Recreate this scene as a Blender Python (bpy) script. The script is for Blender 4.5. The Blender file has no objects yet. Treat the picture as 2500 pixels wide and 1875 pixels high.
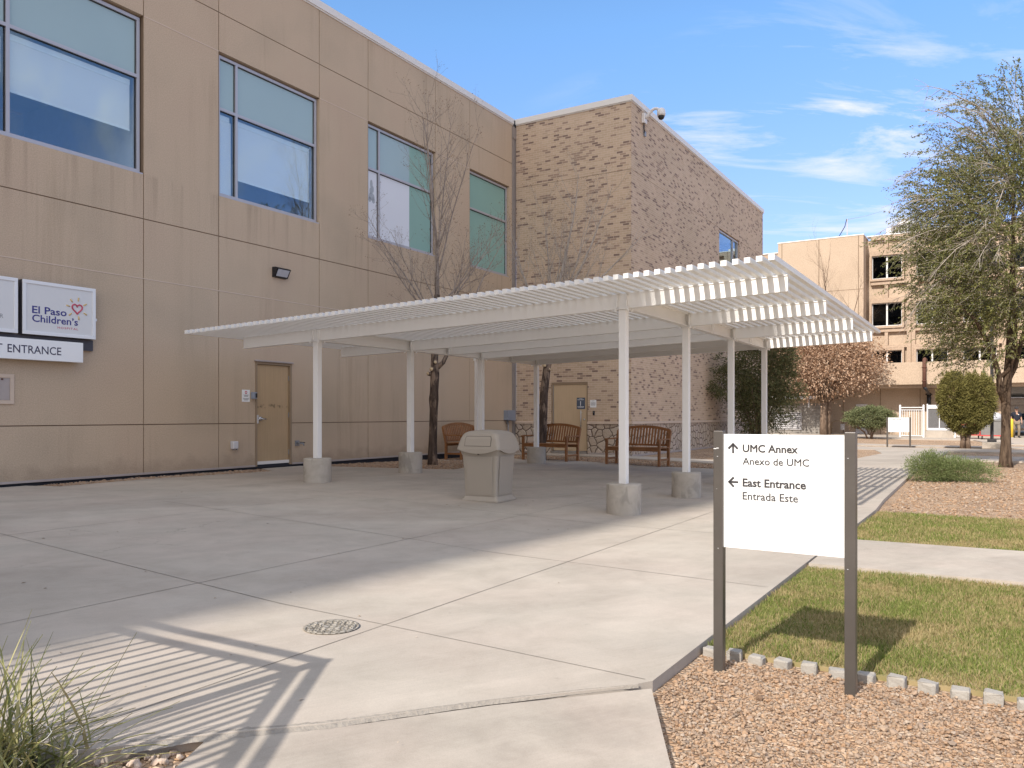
import bpy, bmesh, math, random
import numpy as np
from mathutils import Vector, Matrix
from mathutils.geometry import tessellate_polygon
R = math.radians
PI = math.pi
scene = bpy.context.scene
COL = scene.collection

# ---------------------------------------------------------------- camera, sky, sun, exposure
EYE = 1.28
cam_data = bpy.data.cameras.new('camera')
cam_data.sensor_width = 36.0
cam_data.lens = 1968.0 / 2500.0 * 36.0
cam_data.shift_y = (1013.0 - 937.5) / 2500.0
cam_data.clip_start = 0.05
cam_data.clip_end = 2000.0
cam = bpy.data.objects.new('camera', cam_data)
cam.location = (0, 0, EYE)
cam.rotation_euler = (R(90), 0, 0)
COL.objects.link(cam)
scene.camera = cam

SUN_AZ, SUN_EL = 36.5, 38.5            # heading of the shadows (from +Y towards +X) and height of the sun
SUN_STRENGTH, SKY_STRENGTH, EXPOSURE = 2.65, 0.15, 0.97
scene.view_settings.view_transform = 'Standard'
scene.view_settings.look = 'None'
scene.view_settings.exposure = EXPOSURE
scene.view_settings.gamma = 1.0

sun_data = bpy.data.lights.new('sun', 'SUN')
sun_data.energy = SUN_STRENGTH
sun_data.angle = R(0.53)
sun_data.color = (1.0, 0.94, 0.86)
sun = bpy.data.objects.new('sun', sun_data)
_sd = Vector((math.sin(R(SUN_AZ)) * math.cos(R(SUN_EL)), math.cos(R(SUN_AZ)) * math.cos(R(SUN_EL)), -math.sin(R(SUN_EL))))
sun.rotation_euler = _sd.to_track_quat('-Z', 'Y').to_euler()
sun.location = (-20, -20, 60)
COL.objects.link(sun)

world = bpy.data.worlds.new('World')
scene.world = world
world.use_nodes = True
wt = world.node_tree
for n_ in list(wt.nodes):
    wt.nodes.remove(n_)


class NT:
    """small helper to write node trees"""
    def __init__(self, tree):
        self.t = tree

    def n(self, kind, inp=None, **props):
        nd = self.t.nodes.new(kind)
        for k, v in props.items():
            setattr(nd, k, v)
        for k, v in (inp or {}).items():
            self.set(nd, k, v)
        return nd

    def set(self, nd, k, v):
        s = nd.inputs[k]
        if isinstance(v, bpy.types.NodeSocket):
            self.t.links.new(v, s)
        elif isinstance(v, bpy.types.Node):
            self.t.links.new(v.outputs[0], s)
        else:
            s.default_value = v

    def ramp(self, fac, stops, interp='LINEAR'):
        nd = self.n('ShaderNodeValToRGB')
        cr = nd.color_ramp
        cr.interpolation = interp
        while len(cr.elements) < len(stops):
            cr.elements.new(0.5)
        for e, (p, c) in zip(cr.elements, stops):
            e.position = p
            e.color = (*c, 1) if len(c) == 3 else c
        self.set(nd, 0, fac)
        return nd.outputs[0]

    def mix(self, fac, a, b, blend='MIX'):
        nd = self.n('ShaderNodeMix', data_type='RGBA', blend_type=blend)
        self.set(nd, 0, fac)
        for i, v in ((6, a), (7, b)):
            if isinstance(v, tuple) and len(v) == 3:
                v = (*v, 1)
            self.set(nd, i, v)
        return nd.outputs[2]

    def math(self, op, a, b=0.0, c=None):
        nd = self.n('ShaderNodeMath', operation=op)
        self.set(nd, 0, a)
        self.set(nd, 1, b)
        if c is not None:
            self.set(nd, 2, c)
        return nd.outputs[0]

    def noise(self, vec, scale, detail=3.0, rough=0.55, dist=0.0, out=0):
        nd = self.n('ShaderNodeTexNoise', {'Scale': scale, 'Detail': detail, 'Roughness': rough, 'Distortion': dist})
        if vec is not None:
            self.set(nd, 'Vector', vec)
        return nd.outputs[out]

    def mapped(self, vec, scale=(1, 1, 1), loc=(0, 0, 0), rot=(0, 0, 0)):
        nd = self.n('ShaderNodeMapping', {'Scale': scale, 'Location': loc, 'Rotation': rot})
        self.set(nd, 'Vector', vec)
        return nd.outputs[0]


W_ = NT(wt)
sky = W_.n('ShaderNodeTexSky', sky_type='NISHITA', sun_disc=False, sun_elevation=R(SUN_EL), sun_rotation=R(180 + SUN_AZ),
           altitude=1100, air_density=1.0, dust_density=0.8, ozone_density=1.2)
tc = W_.n('ShaderNodeTexCoord')
sep = W_.n('ShaderNodeSeparateXYZ', {0: tc.outputs['Generated']})
up = W_.math('MAXIMUM', sep.outputs[2], 0.0)
den = W_.math('ADD', up, 0.16)
px = W_.math('DIVIDE', sep.outputs[0], den)
py = W_.math('DIVIDE', sep.outputs[1], den)
plane = W_.n('ShaderNodeCombineXYZ', {0: px, 1: py, 2: 0.0}).outputs[0]
wisp = W_.noise(W_.mapped(plane, (1.25, 3.4, 1), (4.3, 1.7, 0), (0, 0, R(10))), 1.25, 10.0, 0.64, 0.75)
patch = W_.noise(W_.mapped(plane, (1, 1, 1), (7.1, 2.2, 0)), 0.62, 2.0, 0.5)
m1 = W_.ramp(wisp, [(0.49, (0, 0, 0)), (0.68, (1, 1, 1))])
m2 = W_.ramp(patch, [(0.40, (0, 0, 0)), (0.58, (1, 1, 1))])
cm = W_.math('MULTIPLY', m1, m2)
cm = W_.math('MULTIPLY', cm, 0.95)
fade = W_.ramp(sep.outputs[2], [(0.0, (0.25, 0.25, 0.25)), (0.12, (1, 1, 1))])
cm = W_.math('MULTIPLY', cm, fade)
CLOUD = (3.5, 3.5, 3.55, 1)
SKY_FILL = 5.2
tone = W_.ramp(sep.outputs[2], [(0.0, (0.50, 0.44, 0.55)), (0.13, (0.60, 0.54, 0.70)), (0.27, (0.65, 0.69, 0.86)), (0.43, (0.68, 0.87, 0.98))])
tint = W_.mix(1.0, sky.outputs[0], tone, 'MULTIPLY')
skyc = W_.mix(cm, tint, CLOUD)
# added white fill round the sun and overhead, out of view, lifting the shade
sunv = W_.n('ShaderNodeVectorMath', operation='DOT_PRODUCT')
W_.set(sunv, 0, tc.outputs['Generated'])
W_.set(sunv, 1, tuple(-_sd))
sky_fill = W_.ramp(sunv.outputs['Value'], [(0.12, (0, 0, 0)), (0.75, (1, 1, 1))])
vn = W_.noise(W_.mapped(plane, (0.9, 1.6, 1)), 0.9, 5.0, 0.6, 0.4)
sky_fill = W_.math('MULTIPLY', sky_fill, W_.ramp(vn, [(0.3, (0.55, 0.55, 0.55)), (0.65, (1, 1, 1))]))
skyc = W_.mix(sky_fill, skyc, (SKY_FILL * 1.0, SKY_FILL * 0.965, SKY_FILL * 0.93))
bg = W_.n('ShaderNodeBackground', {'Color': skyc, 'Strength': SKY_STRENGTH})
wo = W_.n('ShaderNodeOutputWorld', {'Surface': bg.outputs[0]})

# ---------------------------------------------------------------- the place's own axes: s along the long wall, d out from it
CX, CY = 0.08, 25.9
WALL_DEG = 31.08
AX, AY = math.sin(R(WALL_DEG)), math.cos(R(WALL_DEG))
NX, NY = AY, -AX
ROT = R(90 - WALL_DEG)                 # rotation of a frame whose local x is s and local y is -d


def W(s, d, z=0.0):
    return Vector((CX + AX * s + NX * d, CY + AY * s + NY * d, z))


def sd_of(x, y):
    return (x - CX) * AX + (y - CY) * AY, (x - CX) * NX + (y - CY) * NY


def gz_sd(s, d):
    """height of the finished ground: it falls gently away from the building"""
    w = min(1.0, max(0.0, (9.05 - d) / (9.05 - 3.63)))
    t = min(1.0, max(0.0, (s + 9) / 5.0))
    return -0.035 + 0.185 * w * (1 - 0.45 * t)


def gz(x, y):
    return gz_sd(*sd_of(x, y))


# ---------------------------------------------------------------- mesh building
class MB:
    def __init__(self):
        self.v, self.f, self.sm = [], [], []

    def add(self, verts, faces, smooth=False):
        o = len(self.v)
        self.v += [tuple(p) for p in verts]
        self.f += [tuple(i + o for i in f) for f in faces]
        self.sm += [smooth] * len(faces)
        return self

    def box(self, x0, x1, y0, y1, z0, z1, bevel=0.0, M=None):
        if bevel > 0:
            bm = bmesh.new()
            bmesh.ops.create_cube(bm, size=1)
            for v in bm.verts:
                v.co = ((x0 + x1) / 2 + v.co.x * (x1 - x0), (y0 + y1) / 2 + v.co.y * (y1 - y0), (z0 + z1) / 2 + v.co.z * (z1 - z0))
            bmesh.ops.bevel(bm, geom=bm.edges[:], offset=bevel, segments=2, affect='EDGES', profile=0.5)
            bm.verts.index_update()
            vs = [v.co.copy() for v in bm.verts]
            fs = [[v.index for v in f.verts] for f in bm.faces]
            bm.free()
        else:
            vs = [(x, y, z) for z in (z0, z1) for y in (y0, y1) for x in (x0, x1)]
            fs = [(0, 2, 3, 1), (4, 5, 7, 6), (0, 1, 5, 4), (2, 6, 7, 3), (0, 4, 6, 2), (1, 3, 7, 5)]
        if M is not None:
            vs = [M @ Vector(v) for v in vs]
        return self.add(vs, fs)

    def sd(self, s0, s1, d0, d1, z0, z1, bevel=0.0):
        """box in wall coordinates, for things whose frame is the wall frame"""
        return self.box(min(s0, s1), max(s0, s1), -max(d0, d1), -min(d0, d1), z0, z1, bevel)

    def bar(self, a, b, w, h, up=(0, 0, 1)):
        a, b = Vector(a), Vector(b)
        x = (b - a)
        L = x.length
        x.normalize()
        u = Vector(up)
        y = u.cross(x)
        if y.length < 1e-4:
            y = Vector((0, 1, 0)).cross(x)
        y.normalize()
        z = x.cross(y)
        M = Matrix(((x.x, y.x, z.x, a.x), (x.y, y.y, z.y, a.y), (x.z, y.z, z.z, a.z), (0, 0, 0, 1)))
        return self.box(0, L, -w / 2, w / 2, -h / 2, h / 2, 0, M)

    def tube(self, pts, radii, sides=8, cap=True, smooth=True):
        pts = [Vector(p) for p in pts]
        if not hasattr(radii, '__len__'):
            radii = [radii] * len(pts)
        n = len(pts)
        vs, fs = [], []
        ref = None
        for i, p in enumerate(pts):
            t = (pts[min(i + 1, n - 1)] - pts[max(i - 1, 0)])
            if t.length < 1e-9:
                t = Vector((0, 0, 1))
            t.normalize()
            if ref is None:
                ref = Vector((1, 0, 0)) if abs(t.x) < 0.8 else Vector((0, 1, 0))
            x = ref - t * ref.dot(t)
            if x.length < 1e-5:
                x = Vector((0, 1, 0)) - t * t.y
            x.normalize()
            ref = x
            y = t.cross(x)
            for k in range(sides):
                a = 2 * PI * k / sides
                vs.append(p + (x * math.cos(a) + y * math.sin(a)) * radii[i])
        for i in range(n - 1):
            for k in range(sides):
                k2 = (k + 1) % sides
                fs.append((i * sides + k, i * sides + k2, (i + 1) * sides + k2, (i + 1) * sides + k))
        if cap:
            fs.append(tuple(range(sides))[::-1])
            fs.append(tuple(range((n - 1) * sides, n * sides)))
        return self.add(vs, fs, smooth)

    def lathe(self, prof, sides=24, c=(0, 0, 0), smooth=True, cap=True):
        vs, fs = [], []
        for r, z in prof:
            for k in range(sides):
                a = 2 * PI * k / sides
                vs.append((c[0] + r * math.cos(a), c[1] + r * math.sin(a), c[2] + z))
        m = len(prof)
        for i in range(m - 1):
            for k in range(sides):
                k2 = (k + 1) % sides
                fs.append((i * sides + k, i * sides + k2, (i + 1) * sides + k2, (i + 1) * sides + k))
        if cap:
            fs.append(tuple(range(sides))[::-1])
            fs.append(tuple(range((m - 1) * sides, m * sides)))
        return self.add(vs, fs, smooth)

    def loft(self, rings, smooth=False, cap=True):
        """rings: lists of the same number of points"""
        k = len(rings[0])
        vs = [p for r in rings for p in r]
        fs = []
        for i in range(len(rings) - 1):
            for j in range(k):
                j2 = (j + 1) % k
                fs.append((i * k + j, i * k + j2, (i + 1) * k + j2, (i + 1) * k + j))
        if cap:
            fs.append(tuple(range(k))[::-1])
            fs.append(tuple(range((len(rings) - 1) * k, len(rings) * k)))
        return self.add(vs, fs, smooth)

    def prism(self, poly, y0, y1):
        """polygon in x,z pushed from y0 to y1"""
        k = len(poly)
        vs = [(x, y0, z) for x, z in poly] + [(x, y1, z) for x, z in poly]
        fs = [tuple(range(k)), tuple(range(k, 2 * k))[::-1]]
        fs += [(i, i + k, (i + 1) % k + k, (i + 1) % k) for i in range(k)]
        return self.add(vs, fs)


def uvmap(me):
    """flat metre-scaled UVs chosen by each face's direction"""
    uv = me.uv_layers.new(name='UVMap')
    n = len(me.loops)
    vi = np.zeros(n, dtype=np.int32)
    me.loops.foreach_get('vertex_index', vi)
    co = np.zeros(len(me.vertices) * 3)
    me.vertices.foreach_get('co', co)
    co = co.reshape(-1, 3)[vi]
    pn = np.zeros(len(me.polygons) * 3)
    me.polygons.foreach_get('normal', pn)
    tot = np.zeros(len(me.polygons), dtype=np.int32)
    me.polygons.foreach_get('loop_total', tot)
    nn = np.abs(np.repeat(pn.reshape(-1, 3), tot, axis=0))
    out = np.zeros((n, 2))
    horiz = nn[:, 2] > 0.7
    xf = (nn[:, 0] >= nn[:, 1]) & ~horiz
    yf = ~xf & ~horiz
    out[horiz] = co[horiz][:, :2]
    out[xf] = np.stack([-co[xf][:, 1], co[xf][:, 2]], 1)
    out[yf] = np.stack([co[yf][:, 0], co[yf][:, 2]], 1)
    uv.data.foreach_set('uv', out.ravel())


def link(name, me, mat, parent=None, loc=None, rotz=0.0):
    if mat is not None and not me.materials:
        for m in (mat if isinstance(mat, (list, tuple)) else [mat]):
            me.materials.append(m)
    o = bpy.data.objects.new(name, me)
    COL.objects.link(o)
    if parent is not None:
        o.parent = parent
    if loc is not None:
        o.location = loc
    o.rotation_euler[2] = rotz
    return o


def obj(name, mb, mat, parent=None, loc=None, rotz=0.0, uv=True):
    me = bpy.data.meshes.new(name)
    me.from_pydata(mb.v, [], mb.f)
    me.polygons.foreach_set('use_smooth', mb.sm)
    bm = bmesh.new()
    bm.from_mesh(me)
    bmesh.ops.recalc_face_normals(bm, faces=bm.faces[:])
    bm.to_mesh(me)
    bm.free()
    if uv:
        uvmap(me)
    me.update()
    return link(name, me, mat, parent, loc, rotz)


def arr(name, verts, k, mat, parent=None, loc=None, rotz=0.0, faces=None, smooth=False):
    """a mesh from numpy arrays: loose k-gons, or given faces"""
    verts = np.ascontiguousarray(verts, dtype=np.float32).reshape(-1, 3)
    me = bpy.data.meshes.new(name)
    if faces is None:
        idx = np.arange(len(verts), dtype=np.int32)
        nf = len(verts) // k
    else:
        idx = np.ascontiguousarray(faces, dtype=np.int32).ravel()
        nf = len(idx) // k
    me.vertices.add(len(verts))
    me.vertices.foreach_set('co', verts.ravel())
    me.loops.add(len(idx))
    me.loops.foreach_set('vertex_index', idx)
    me.polygons.add(nf)
    me.polygons.foreach_set('loop_start', np.arange(nf, dtype=np.int32) * k)
    me.polygons.foreach_set('loop_total', np.full(nf, k, dtype=np.int32))
    me.polygons.foreach_set('use_smooth', np.full(nf, smooth))
    me.update(calc_edges=True)
    return link(name, me, mat, parent, loc, rotz)


def tag(o, label, cat, group=None, kind=None):
    o['label'] = label
    o['category'] = cat
    if group:
        o['group'] = group
    if kind:
        o['kind'] = kind
    return o


def thing(name, label, cat, loc=(0, 0, 0), rotz=0.0, group=None):
    o = bpy.data.objects.new(name, None)
    o.empty_display_size = 0.3
    COL.objects.link(o)
    o.location = loc
    o.rotation_euler = (0, 0, rotz)
    return tag(o, label, cat, group)


def structure(o):
    o['kind'] = 'structure'
    return o


def dup(root, loc, rotz, label):
    r = root.copy()
    COL.objects.link(r)
    r.location = loc
    r.rotation_euler = (0, 0, rotz)
    r['label'] = label
    for ch in list(root.children):
        c = ch.copy()
        COL.objects.link(c)
        c.parent = r
        for g in list(ch.children):
            e = g.copy()
            COL.objects.link(e)
            e.parent = c
    return r


def text(name, s, mat, parent, x, z, width=None, height=None, y=0.0, bold=0.0, align='LEFT', depth=0.0015, face='S', spacing=1.0):
    """lettering standing on a plane: face S looks towards local -y, face W towards local -x"""
    cu = bpy.data.curves.new(name, 'FONT')
    cu.body = s
    cu.size = 1.0
    cu.bevel_depth = bold
    cu.bevel_resolution = 0
    cu.extrude = 0.0
    cu.align_x = align
    cu.space_character = spacing
    cu.resolution_u = 3
    tmp = bpy.data.objects.new(name, cu)
    COL.objects.link(tmp)
    dg = bpy.context.evaluated_depsgraph_get()
    me = bpy.data.meshes.new_from_object(tmp.evaluated_get(dg))
    bpy.data.objects.remove(tmp)
    xs = [v.co.x for v in me.vertices]
    ys = [v.co.y for v in me.vertices]
    x0, w, h = min(xs), max(xs) - min(xs), max(ys) - min(0.0, min(ys))
    capl = max(ys)
    kx = width / w if width else height / capl
    kz = height / capl if height else kx
    for v in me.vertices:
        a, b, c = v.co.x, v.co.y, v.co.z * kx
        a = (a - x0) * kx if align == 'LEFT' else a * kx
        b = b * kz
        if face == 'S':
            v.co = (x + a, y - depth - c, z + b)
        else:
            v.co = (y - depth - c, x - a, z + b)
    me.materials.clear()
    return link(name, me, mat, parent)


def sheet(name, poly, dz, mat, parent=None, thick=0.12, step=1.0, frame='sd', flat=False):
    """ground sheet: polygon in s,d laid on the sloping ground, with a skirt"""
    bm = bmesh.new()
    vs = [bm.verts.new((p[0], p[1], 0)) for p in poly]
    for tri in tessellate_polygon([[Vector((p[0], p[1], 0)) for p in poly]]):
        bm.faces.new([vs[i] for i in tri])
    if not flat:
        for k, ax in ((3.63, 1), (6.3, 1), (9.05, 1), (-9.0, 0), (-6.5, 0), (-4.0, 0)):
            co = (k, 0, 0) if ax == 0 else (0, k, 0)
            no = (1, 0, 0) if ax == 0 else (0, 1, 0)
            bmesh.ops.bisect_plane(bm, geom=bm.verts[:] + bm.edges[:] + bm.faces[:], plane_co=co, plane_no=no)
    edges = [e for e in bm.edges if len(e.link_faces) == 1]
    if thick:
        r = bmesh.ops.extrude_edge_only(bm, edges=edges)
        low = [g for g in r['geom'] if isinstance(g, bmesh.types.BMVert)]
    else:
        low = []
    lows = set(low)
    for v in bm.verts:
        s, d = v.co.x, v.co.y
        z = (gz_sd(s, d) if not flat else -0.035) + dz - (thick if v in lows else 0)
        v.co = W(s, d, z)
    bmesh.ops.recalc_face_normals(bm, faces=bm.faces[:])
    me = bpy.data.meshes.new(name)
    bm.to_mesh(me)
    bm.free()
    if me.polygons and sum(p.normal.z * p.area for p in me.polygons) < 0:
        me.flip_normals()
    return link(name, me, mat, parent)

# ---------------------------------------------------------------- materials
def new_mat(name):
    m = bpy.data.materials.new(name)
    m.use_nodes = True
    t = m.node_tree
    for n_ in list(t.nodes):
        t.nodes.remove(n_)
    nt = NT(t)
    out = nt.n('ShaderNodeOutputMaterial')
    return m, nt, out


def finish(nt, out, col, rough=0.6, metal=0.0, spec=0.5, bump=None, bstr=0.3, bdist=0.01, coat=0.0, sss=None):
    p = nt.n('ShaderNodeBsdfPrincipled', {'Roughness': rough, 'Metallic': metal, 'Specular IOR Level': spec, 'Coat Weight': coat})
    if isinstance(col, tuple):
        col = (*col, 1) if len(col) == 3 else col
    nt.set(p, 'Base Color', col)
    if bump is not None:
        b = nt.n('ShaderNodeBump', {'Strength': bstr, 'Distance': bdist, 'Height': bump})
        nt.set(p, 'Normal', b.outputs[0])
    nt.set(out, 'Surface', p.outputs[0])
    return p


def objco(nt):
    return nt.n('ShaderNodeTexCoord').outputs['Object']


def simple(name, col, rough=0.5, metal=0.0, spec=0.5, var=0.12, vscale=6.0, bstr=0.05, bscale=60.0, coat=0.0):
    """plain finish with a little unevenness of tone and surface"""
    m, nt, out = new_mat(name)
    v = objco(nt)
    nz = nt.noise(v, vscale, 5.0, 0.6)
    c = nt.mix(nz, tuple(x * (1 - var) for x in col), tuple(min(1, x * (1 + var)) for x in col))
    b = nt.noise(v, bscale, 3.0) if bstr else None
    r = nt.math('MULTIPLY_ADD', nz, 0.16, rough - 0.08)
    finish(nt, out, c, r, metal, spec, b, bstr, 0.01, coat)
    return m


MAT = {}


def mk_stucco():
    m, nt, out = new_mat('stucco')
    v = objco(nt)
    big = nt.noise(v, 0.55, 3.0, 0.5)
    streak = nt.noise(nt.mapped(v, (3.2, 3.2, 0.16)), 1.0, 5.0, 0.7, 0.5)
    fine = nt.noise(v, 55.0, 4.0, 0.75)
    c = nt.ramp(big, [(0.30, (0.495, 0.389, 0.280)), (0.5, (0.555, 0.430, 0.308)), (0.72, (0.545, 0.412, 0.298))])
    st = nt.ramp(streak, [(0.36, (0.84, 0.83, 0.81)), (0.50, (1, 1, 1))])
    pm_ = nt.ramp(nt.noise(v, 0.35, 2.0), [(0.40, (0, 0, 0)), (0.62, (0.75, 0.75, 0.75))])
    c = nt.mix(pm_, c, nt.mix(1.0, c, st, 'MULTIPLY'))
    zc_ = nt.n('ShaderNodeSeparateXYZ', {0: v}).outputs[2]
    edge_ = nt.math('ADD', zc_, nt.math('MULTIPLY', nt.noise(v, 2.6, 4.0, 0.65), -0.55))
    c = nt.mix(nt.ramp(edge_, [(0.02, (0.34, 0.34, 0.34)), (0.22, (0, 0, 0))]), c, (0.25, 0.185, 0.13))
    drip = nt.noise(nt.mapped(v, (7.0, 7.0, 0.25)), 1.0, 3.0, 0.6)
    below = nt.math('MULTIPLY', nt.ramp(nt.math('DIVIDE', zc_, 10.0), [(0.40, (0, 0, 0)), (0.558, (1, 1, 1)), (0.5655, (1, 1, 1)), (0.567, (0, 0, 0))]), nt.ramp(drip, [(0.52, (0, 0, 0)), (0.66, (0.30, 0.30, 0.30))]))
    c = nt.mix(below, c, (0.30, 0.225, 0.16))
    fs = nt.ramp(fine, [(0.32, (0.80, 0.79, 0.78)), (0.62, (1.08, 1.08, 1.08))])
    c = nt.mix(1.0, c, fs, 'MULTIPLY')
    finish(nt, out, c, 0.9, 0, 0.2, fine, 0.35, 0.004)
    return m


def mk_brick():
    m, nt, out = new_mat('brick')
    uv = nt.n('ShaderNodeTexCoord').outputs['UV']
    br = nt.n('ShaderNodeTexBrick', {'Vector': uv, 'Color1': (0, 0, 0, 1), 'Color2': (1, 1, 1, 1), 'Mortar': (0.5, 0.5, 0.5, 1), 'Scale': 1.0,
                                     'Mortar Size': 0.0055, 'Mortar Smooth': 0.15, 'Bias': 0.0, 'Brick Width': 0.203, 'Row Height': 0.0677},
              offset=0.5)
    rnd = br.outputs['Color']
    dark = (0.24, 0.165, 0.13)
    body = nt.ramp(rnd, [(0.0, dark), (0.09, (0.28, 0.195, 0.15)), (0.10, (0.36, 0.255, 0.19)), (0.205, (0.40, 0.285, 0.21)), (0.212, (0.510, 0.380, 0.272)), (0.35, (0.595, 0.450, 0.325)), (0.6, (0.530, 0.392, 0.276)),
                         (0.8, (0.610, 0.465, 0.335)), (1.0, (0.545, 0.41, 0.295))], 'LINEAR')
    big = nt.noise(uv, 0.5, 2.0)
    tone = nt.ramp(big, [(0.3, (0.92, 0.92, 0.90)), (0.7, (1.06, 1.05, 1.05))])
    body = nt.mix(1.0, body, tone, 'MULTIPLY')
    grain = nt.noise(uv, 90.0, 3.0, 0.6)
    body = nt.mix(1.0, body, nt.ramp(grain, [(0.3, (0.9, 0.9, 0.9)), (0.7, (1.08, 1.08, 1.08))]), 'MULTIPLY')
    c = nt.mix(br.outputs['Fac'], body, (0.66, 0.53, 0.42))
    h = nt.math('SUBTRACT', nt.math('MULTIPLY', grain, 0.25), br.outputs['Fac'])
    finish(nt, out, c, 0.85, 0, 0.25, h, 0.5, 0.006)
    return m


def mk_stone():
    m, nt, out = new_mat('rubble_stone')
    uv = nt.n('ShaderNodeTexCoord').outputs['UV']
    wob = nt.n('ShaderNodeTexNoise', {'Scale': 5.0, 'Detail': 2.0})
    nt.set(wob, 'Vector', uv)
    vec = nt.n('ShaderNodeVectorMath', operation='MULTIPLY_ADD')
    nt.set(vec, 0, wob.outputs['Color'])
    nt.set(vec, 1, (0.09, 0.09, 0.09))
    nt.set(vec, 2, uv)
    e = nt.n('ShaderNodeTexVoronoi', {'Scale': 4.3, 'Randomness': 0.95}, feature='DISTANCE_TO_EDGE', voronoi_dimensions='2D')
    nt.set(e, 'Vector', vec.outputs[0])
    cell = nt.n('ShaderNodeTexVoronoi', {'Scale': 4.3, 'Randomness': 0.95}, feature='F1', voronoi_dimensions='2D')
    nt.set(cell, 'Vector', vec.outputs[0])
    g = nt.noise(uv, 26.0, 5.0, 0.65)
    c = nt.ramp(nt.n('ShaderNodeSeparateColor', {0: cell.outputs['Color']}).outputs[0],
                [(0.0, (0.50, 0.40, 0.31)), (0.5, (0.56, 0.46, 0.36)), (1.0, (0.58, 0.47, 0.39))])
    c = nt.mix(1.0, c, nt.ramp(g, [(0.3, (0.78, 0.76, 0.74)), (0.65, (1.1, 1.1, 1.1))]), 'MULTIPLY')
    mask = nt.ramp(e.outputs['Distance'], [(0.022, (1, 1, 1)), (0.055, (0, 0, 0))])
    c = nt.mix(mask, c, (0.10, 0.072, 0.055))
    h = nt.math('ADD', nt.ramp(e.outputs['Distance'], [(0.0, (0, 0, 0)), (0.14, (1, 1, 1))]), nt.math('MULTIPLY', g, 0.45))
    finish(nt, out, c, 0.9, 0, 0.2, h, 0.9, 0.03)
    return m


def mk_concrete(name, base, stain=1.0, scale=1.0):
    m, nt, out = new_mat(name)
    v = objco(nt)
    v2 = nt.mapped(v, (1, 1, 1), (0, 0, 0), (0, 0, R(-31)))
    a = nt.noise(nt.mapped(v2, (0.35 * scale, 0.8 * scale, 1)), 1.0, 5.0, 0.62, 0.8)
    b = nt.noise(v, 2.6 * scale, 6.0, 0.68, 0.4)
    f = nt.noise(v, 240.0, 2.0, 0.7)
    ag = nt.noise(v, 90.0, 2.0, 0.6)
    hue = nt.noise(v, 0.8 * scale, 2.0)
    lo = tuple(x * (1 - 0.13 * stain) for x in base)
    hi = tuple(x * (1 + 0.08 * stain) for x in base)
    c = nt.mix(nt.ramp(a, [(0.33, (0, 0, 0)), (0.66, (1, 1, 1))]), lo, hi)
    c = nt.mix(1.0, c, nt.ramp(b, [(0.28, (0.89, 0.885, 0.875)), (0.6, (1.03, 1.03, 1.03))]), 'MULTIPLY')
    c = nt.mix(1.0, c, nt.ramp(hue, [(0.35, (1.0, 1.0, 0.985)), (0.65, (1.015, 0.985, 0.97))]), 'MULTIPLY')
    c = nt.mix(1.0, c, nt.ramp(f, [(0.25, (0.86, 0.86, 0.86)), (0.6, (1.04, 1.04, 1.04))]), 'MULTIPLY')
    warp = nt.n('ShaderNodeTexNoise', {'Scale': 2.2, 'Detail': 5.0, 'Roughness': 0.7})
    nt.set(warp, 'Vector', v)
    wv = nt.n('ShaderNodeVectorMath', operation='MULTIPLY_ADD')
    nt.set(wv, 0, warp.outputs['Color'])
    nt.set(wv, 1, (0.55, 0.55, 0.0))
    nt.set(wv, 2, v)
    ck = nt.n('ShaderNodeTexVoronoi', {'Scale': 0.34, 'Randomness': 1.0}, feature='DISTANCE_TO_EDGE', voronoi_dimensions='2D')
    nt.set(ck, 'Vector', wv.outputs[0])
    ckm = nt.math('MULTIPLY', nt.ramp(ck.outputs['Distance'], [(0.0010, (1, 1, 1)), (0.0026, (0, 0, 0))]), nt.ramp(nt.noise(v, 0.42, 2.0), [(0.53, (0, 0, 0)), (0.60, (0.5, 0.5, 0.5))]))
    c = nt.mix(ckm, c, tuple(x * 0.45 for x in base))
    broom = nt.noise(nt.mapped(v2, (1.5, 60.0, 1)), 1.0, 3.0, 0.6)
    c = nt.mix(1.0, c, nt.ramp(broom, [(0.3, (0.965, 0.965, 0.965)), (0.7, (1.02, 1.02, 1.02))]), 'MULTIPLY')
    spot = nt.noise(v, 7.0, 2.0, 0.5, 0.0)
    c = nt.mix(nt.ramp(spot, [(0.745, (0, 0, 0)), (0.78, (0.35, 0.35, 0.35))]), c, tuple(x * 0.6 for x in base))
    finish(nt, out, c, 0.85, 0, 0.3, nt.math('ADD', f, ag), 0.16, 0.003)
    return m


def mk_gravel(name, ramp_cols, scale=28.0):
    m, nt, out = new_mat(name)
    v = objco(nt)
    vo = nt.n('ShaderNodeTexVoronoi', {'Scale': scale, 'Randomness': 1.0}, feature='F1', voronoi_dimensions='3D')
    nt.set(vo, 'Vector', v)
    ed = nt.n('ShaderNodeTexVoronoi', {'Scale': scale, 'Randomness': 1.0}, feature='DISTANCE_TO_EDGE', voronoi_dimensions='3D')
    nt.set(ed, 'Vector', v)
    rnd = nt.n('ShaderNodeSeparateColor', {0: vo.outputs['Color']}).outputs[0]
    n_ = len(ramp_cols)
    c = nt.ramp(rnd, [(i / (n_ - 1), q) for i, q in enumerate(ramp_cols)])
    c = nt.mix(1.0, c, nt.ramp(ed.outputs['Distance'], [(0.0, (0.35, 0.33, 0.31)), (0.10, (1, 1, 1))]), 'MULTIPLY')
    big = nt.noise(v, 0.9, 4.0, 0.6)
    c = nt.mix(1.0, c, nt.ramp(big, [(0.32, (0.72, 0.70, 0.69)), (0.55, (1.04, 1.03, 1.02))]), 'MULTIPLY')
    finish(nt, out, c, 0.9, 0, 0.2, ed.outputs['Distance'], 0.9, 0.03)
    return m


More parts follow.
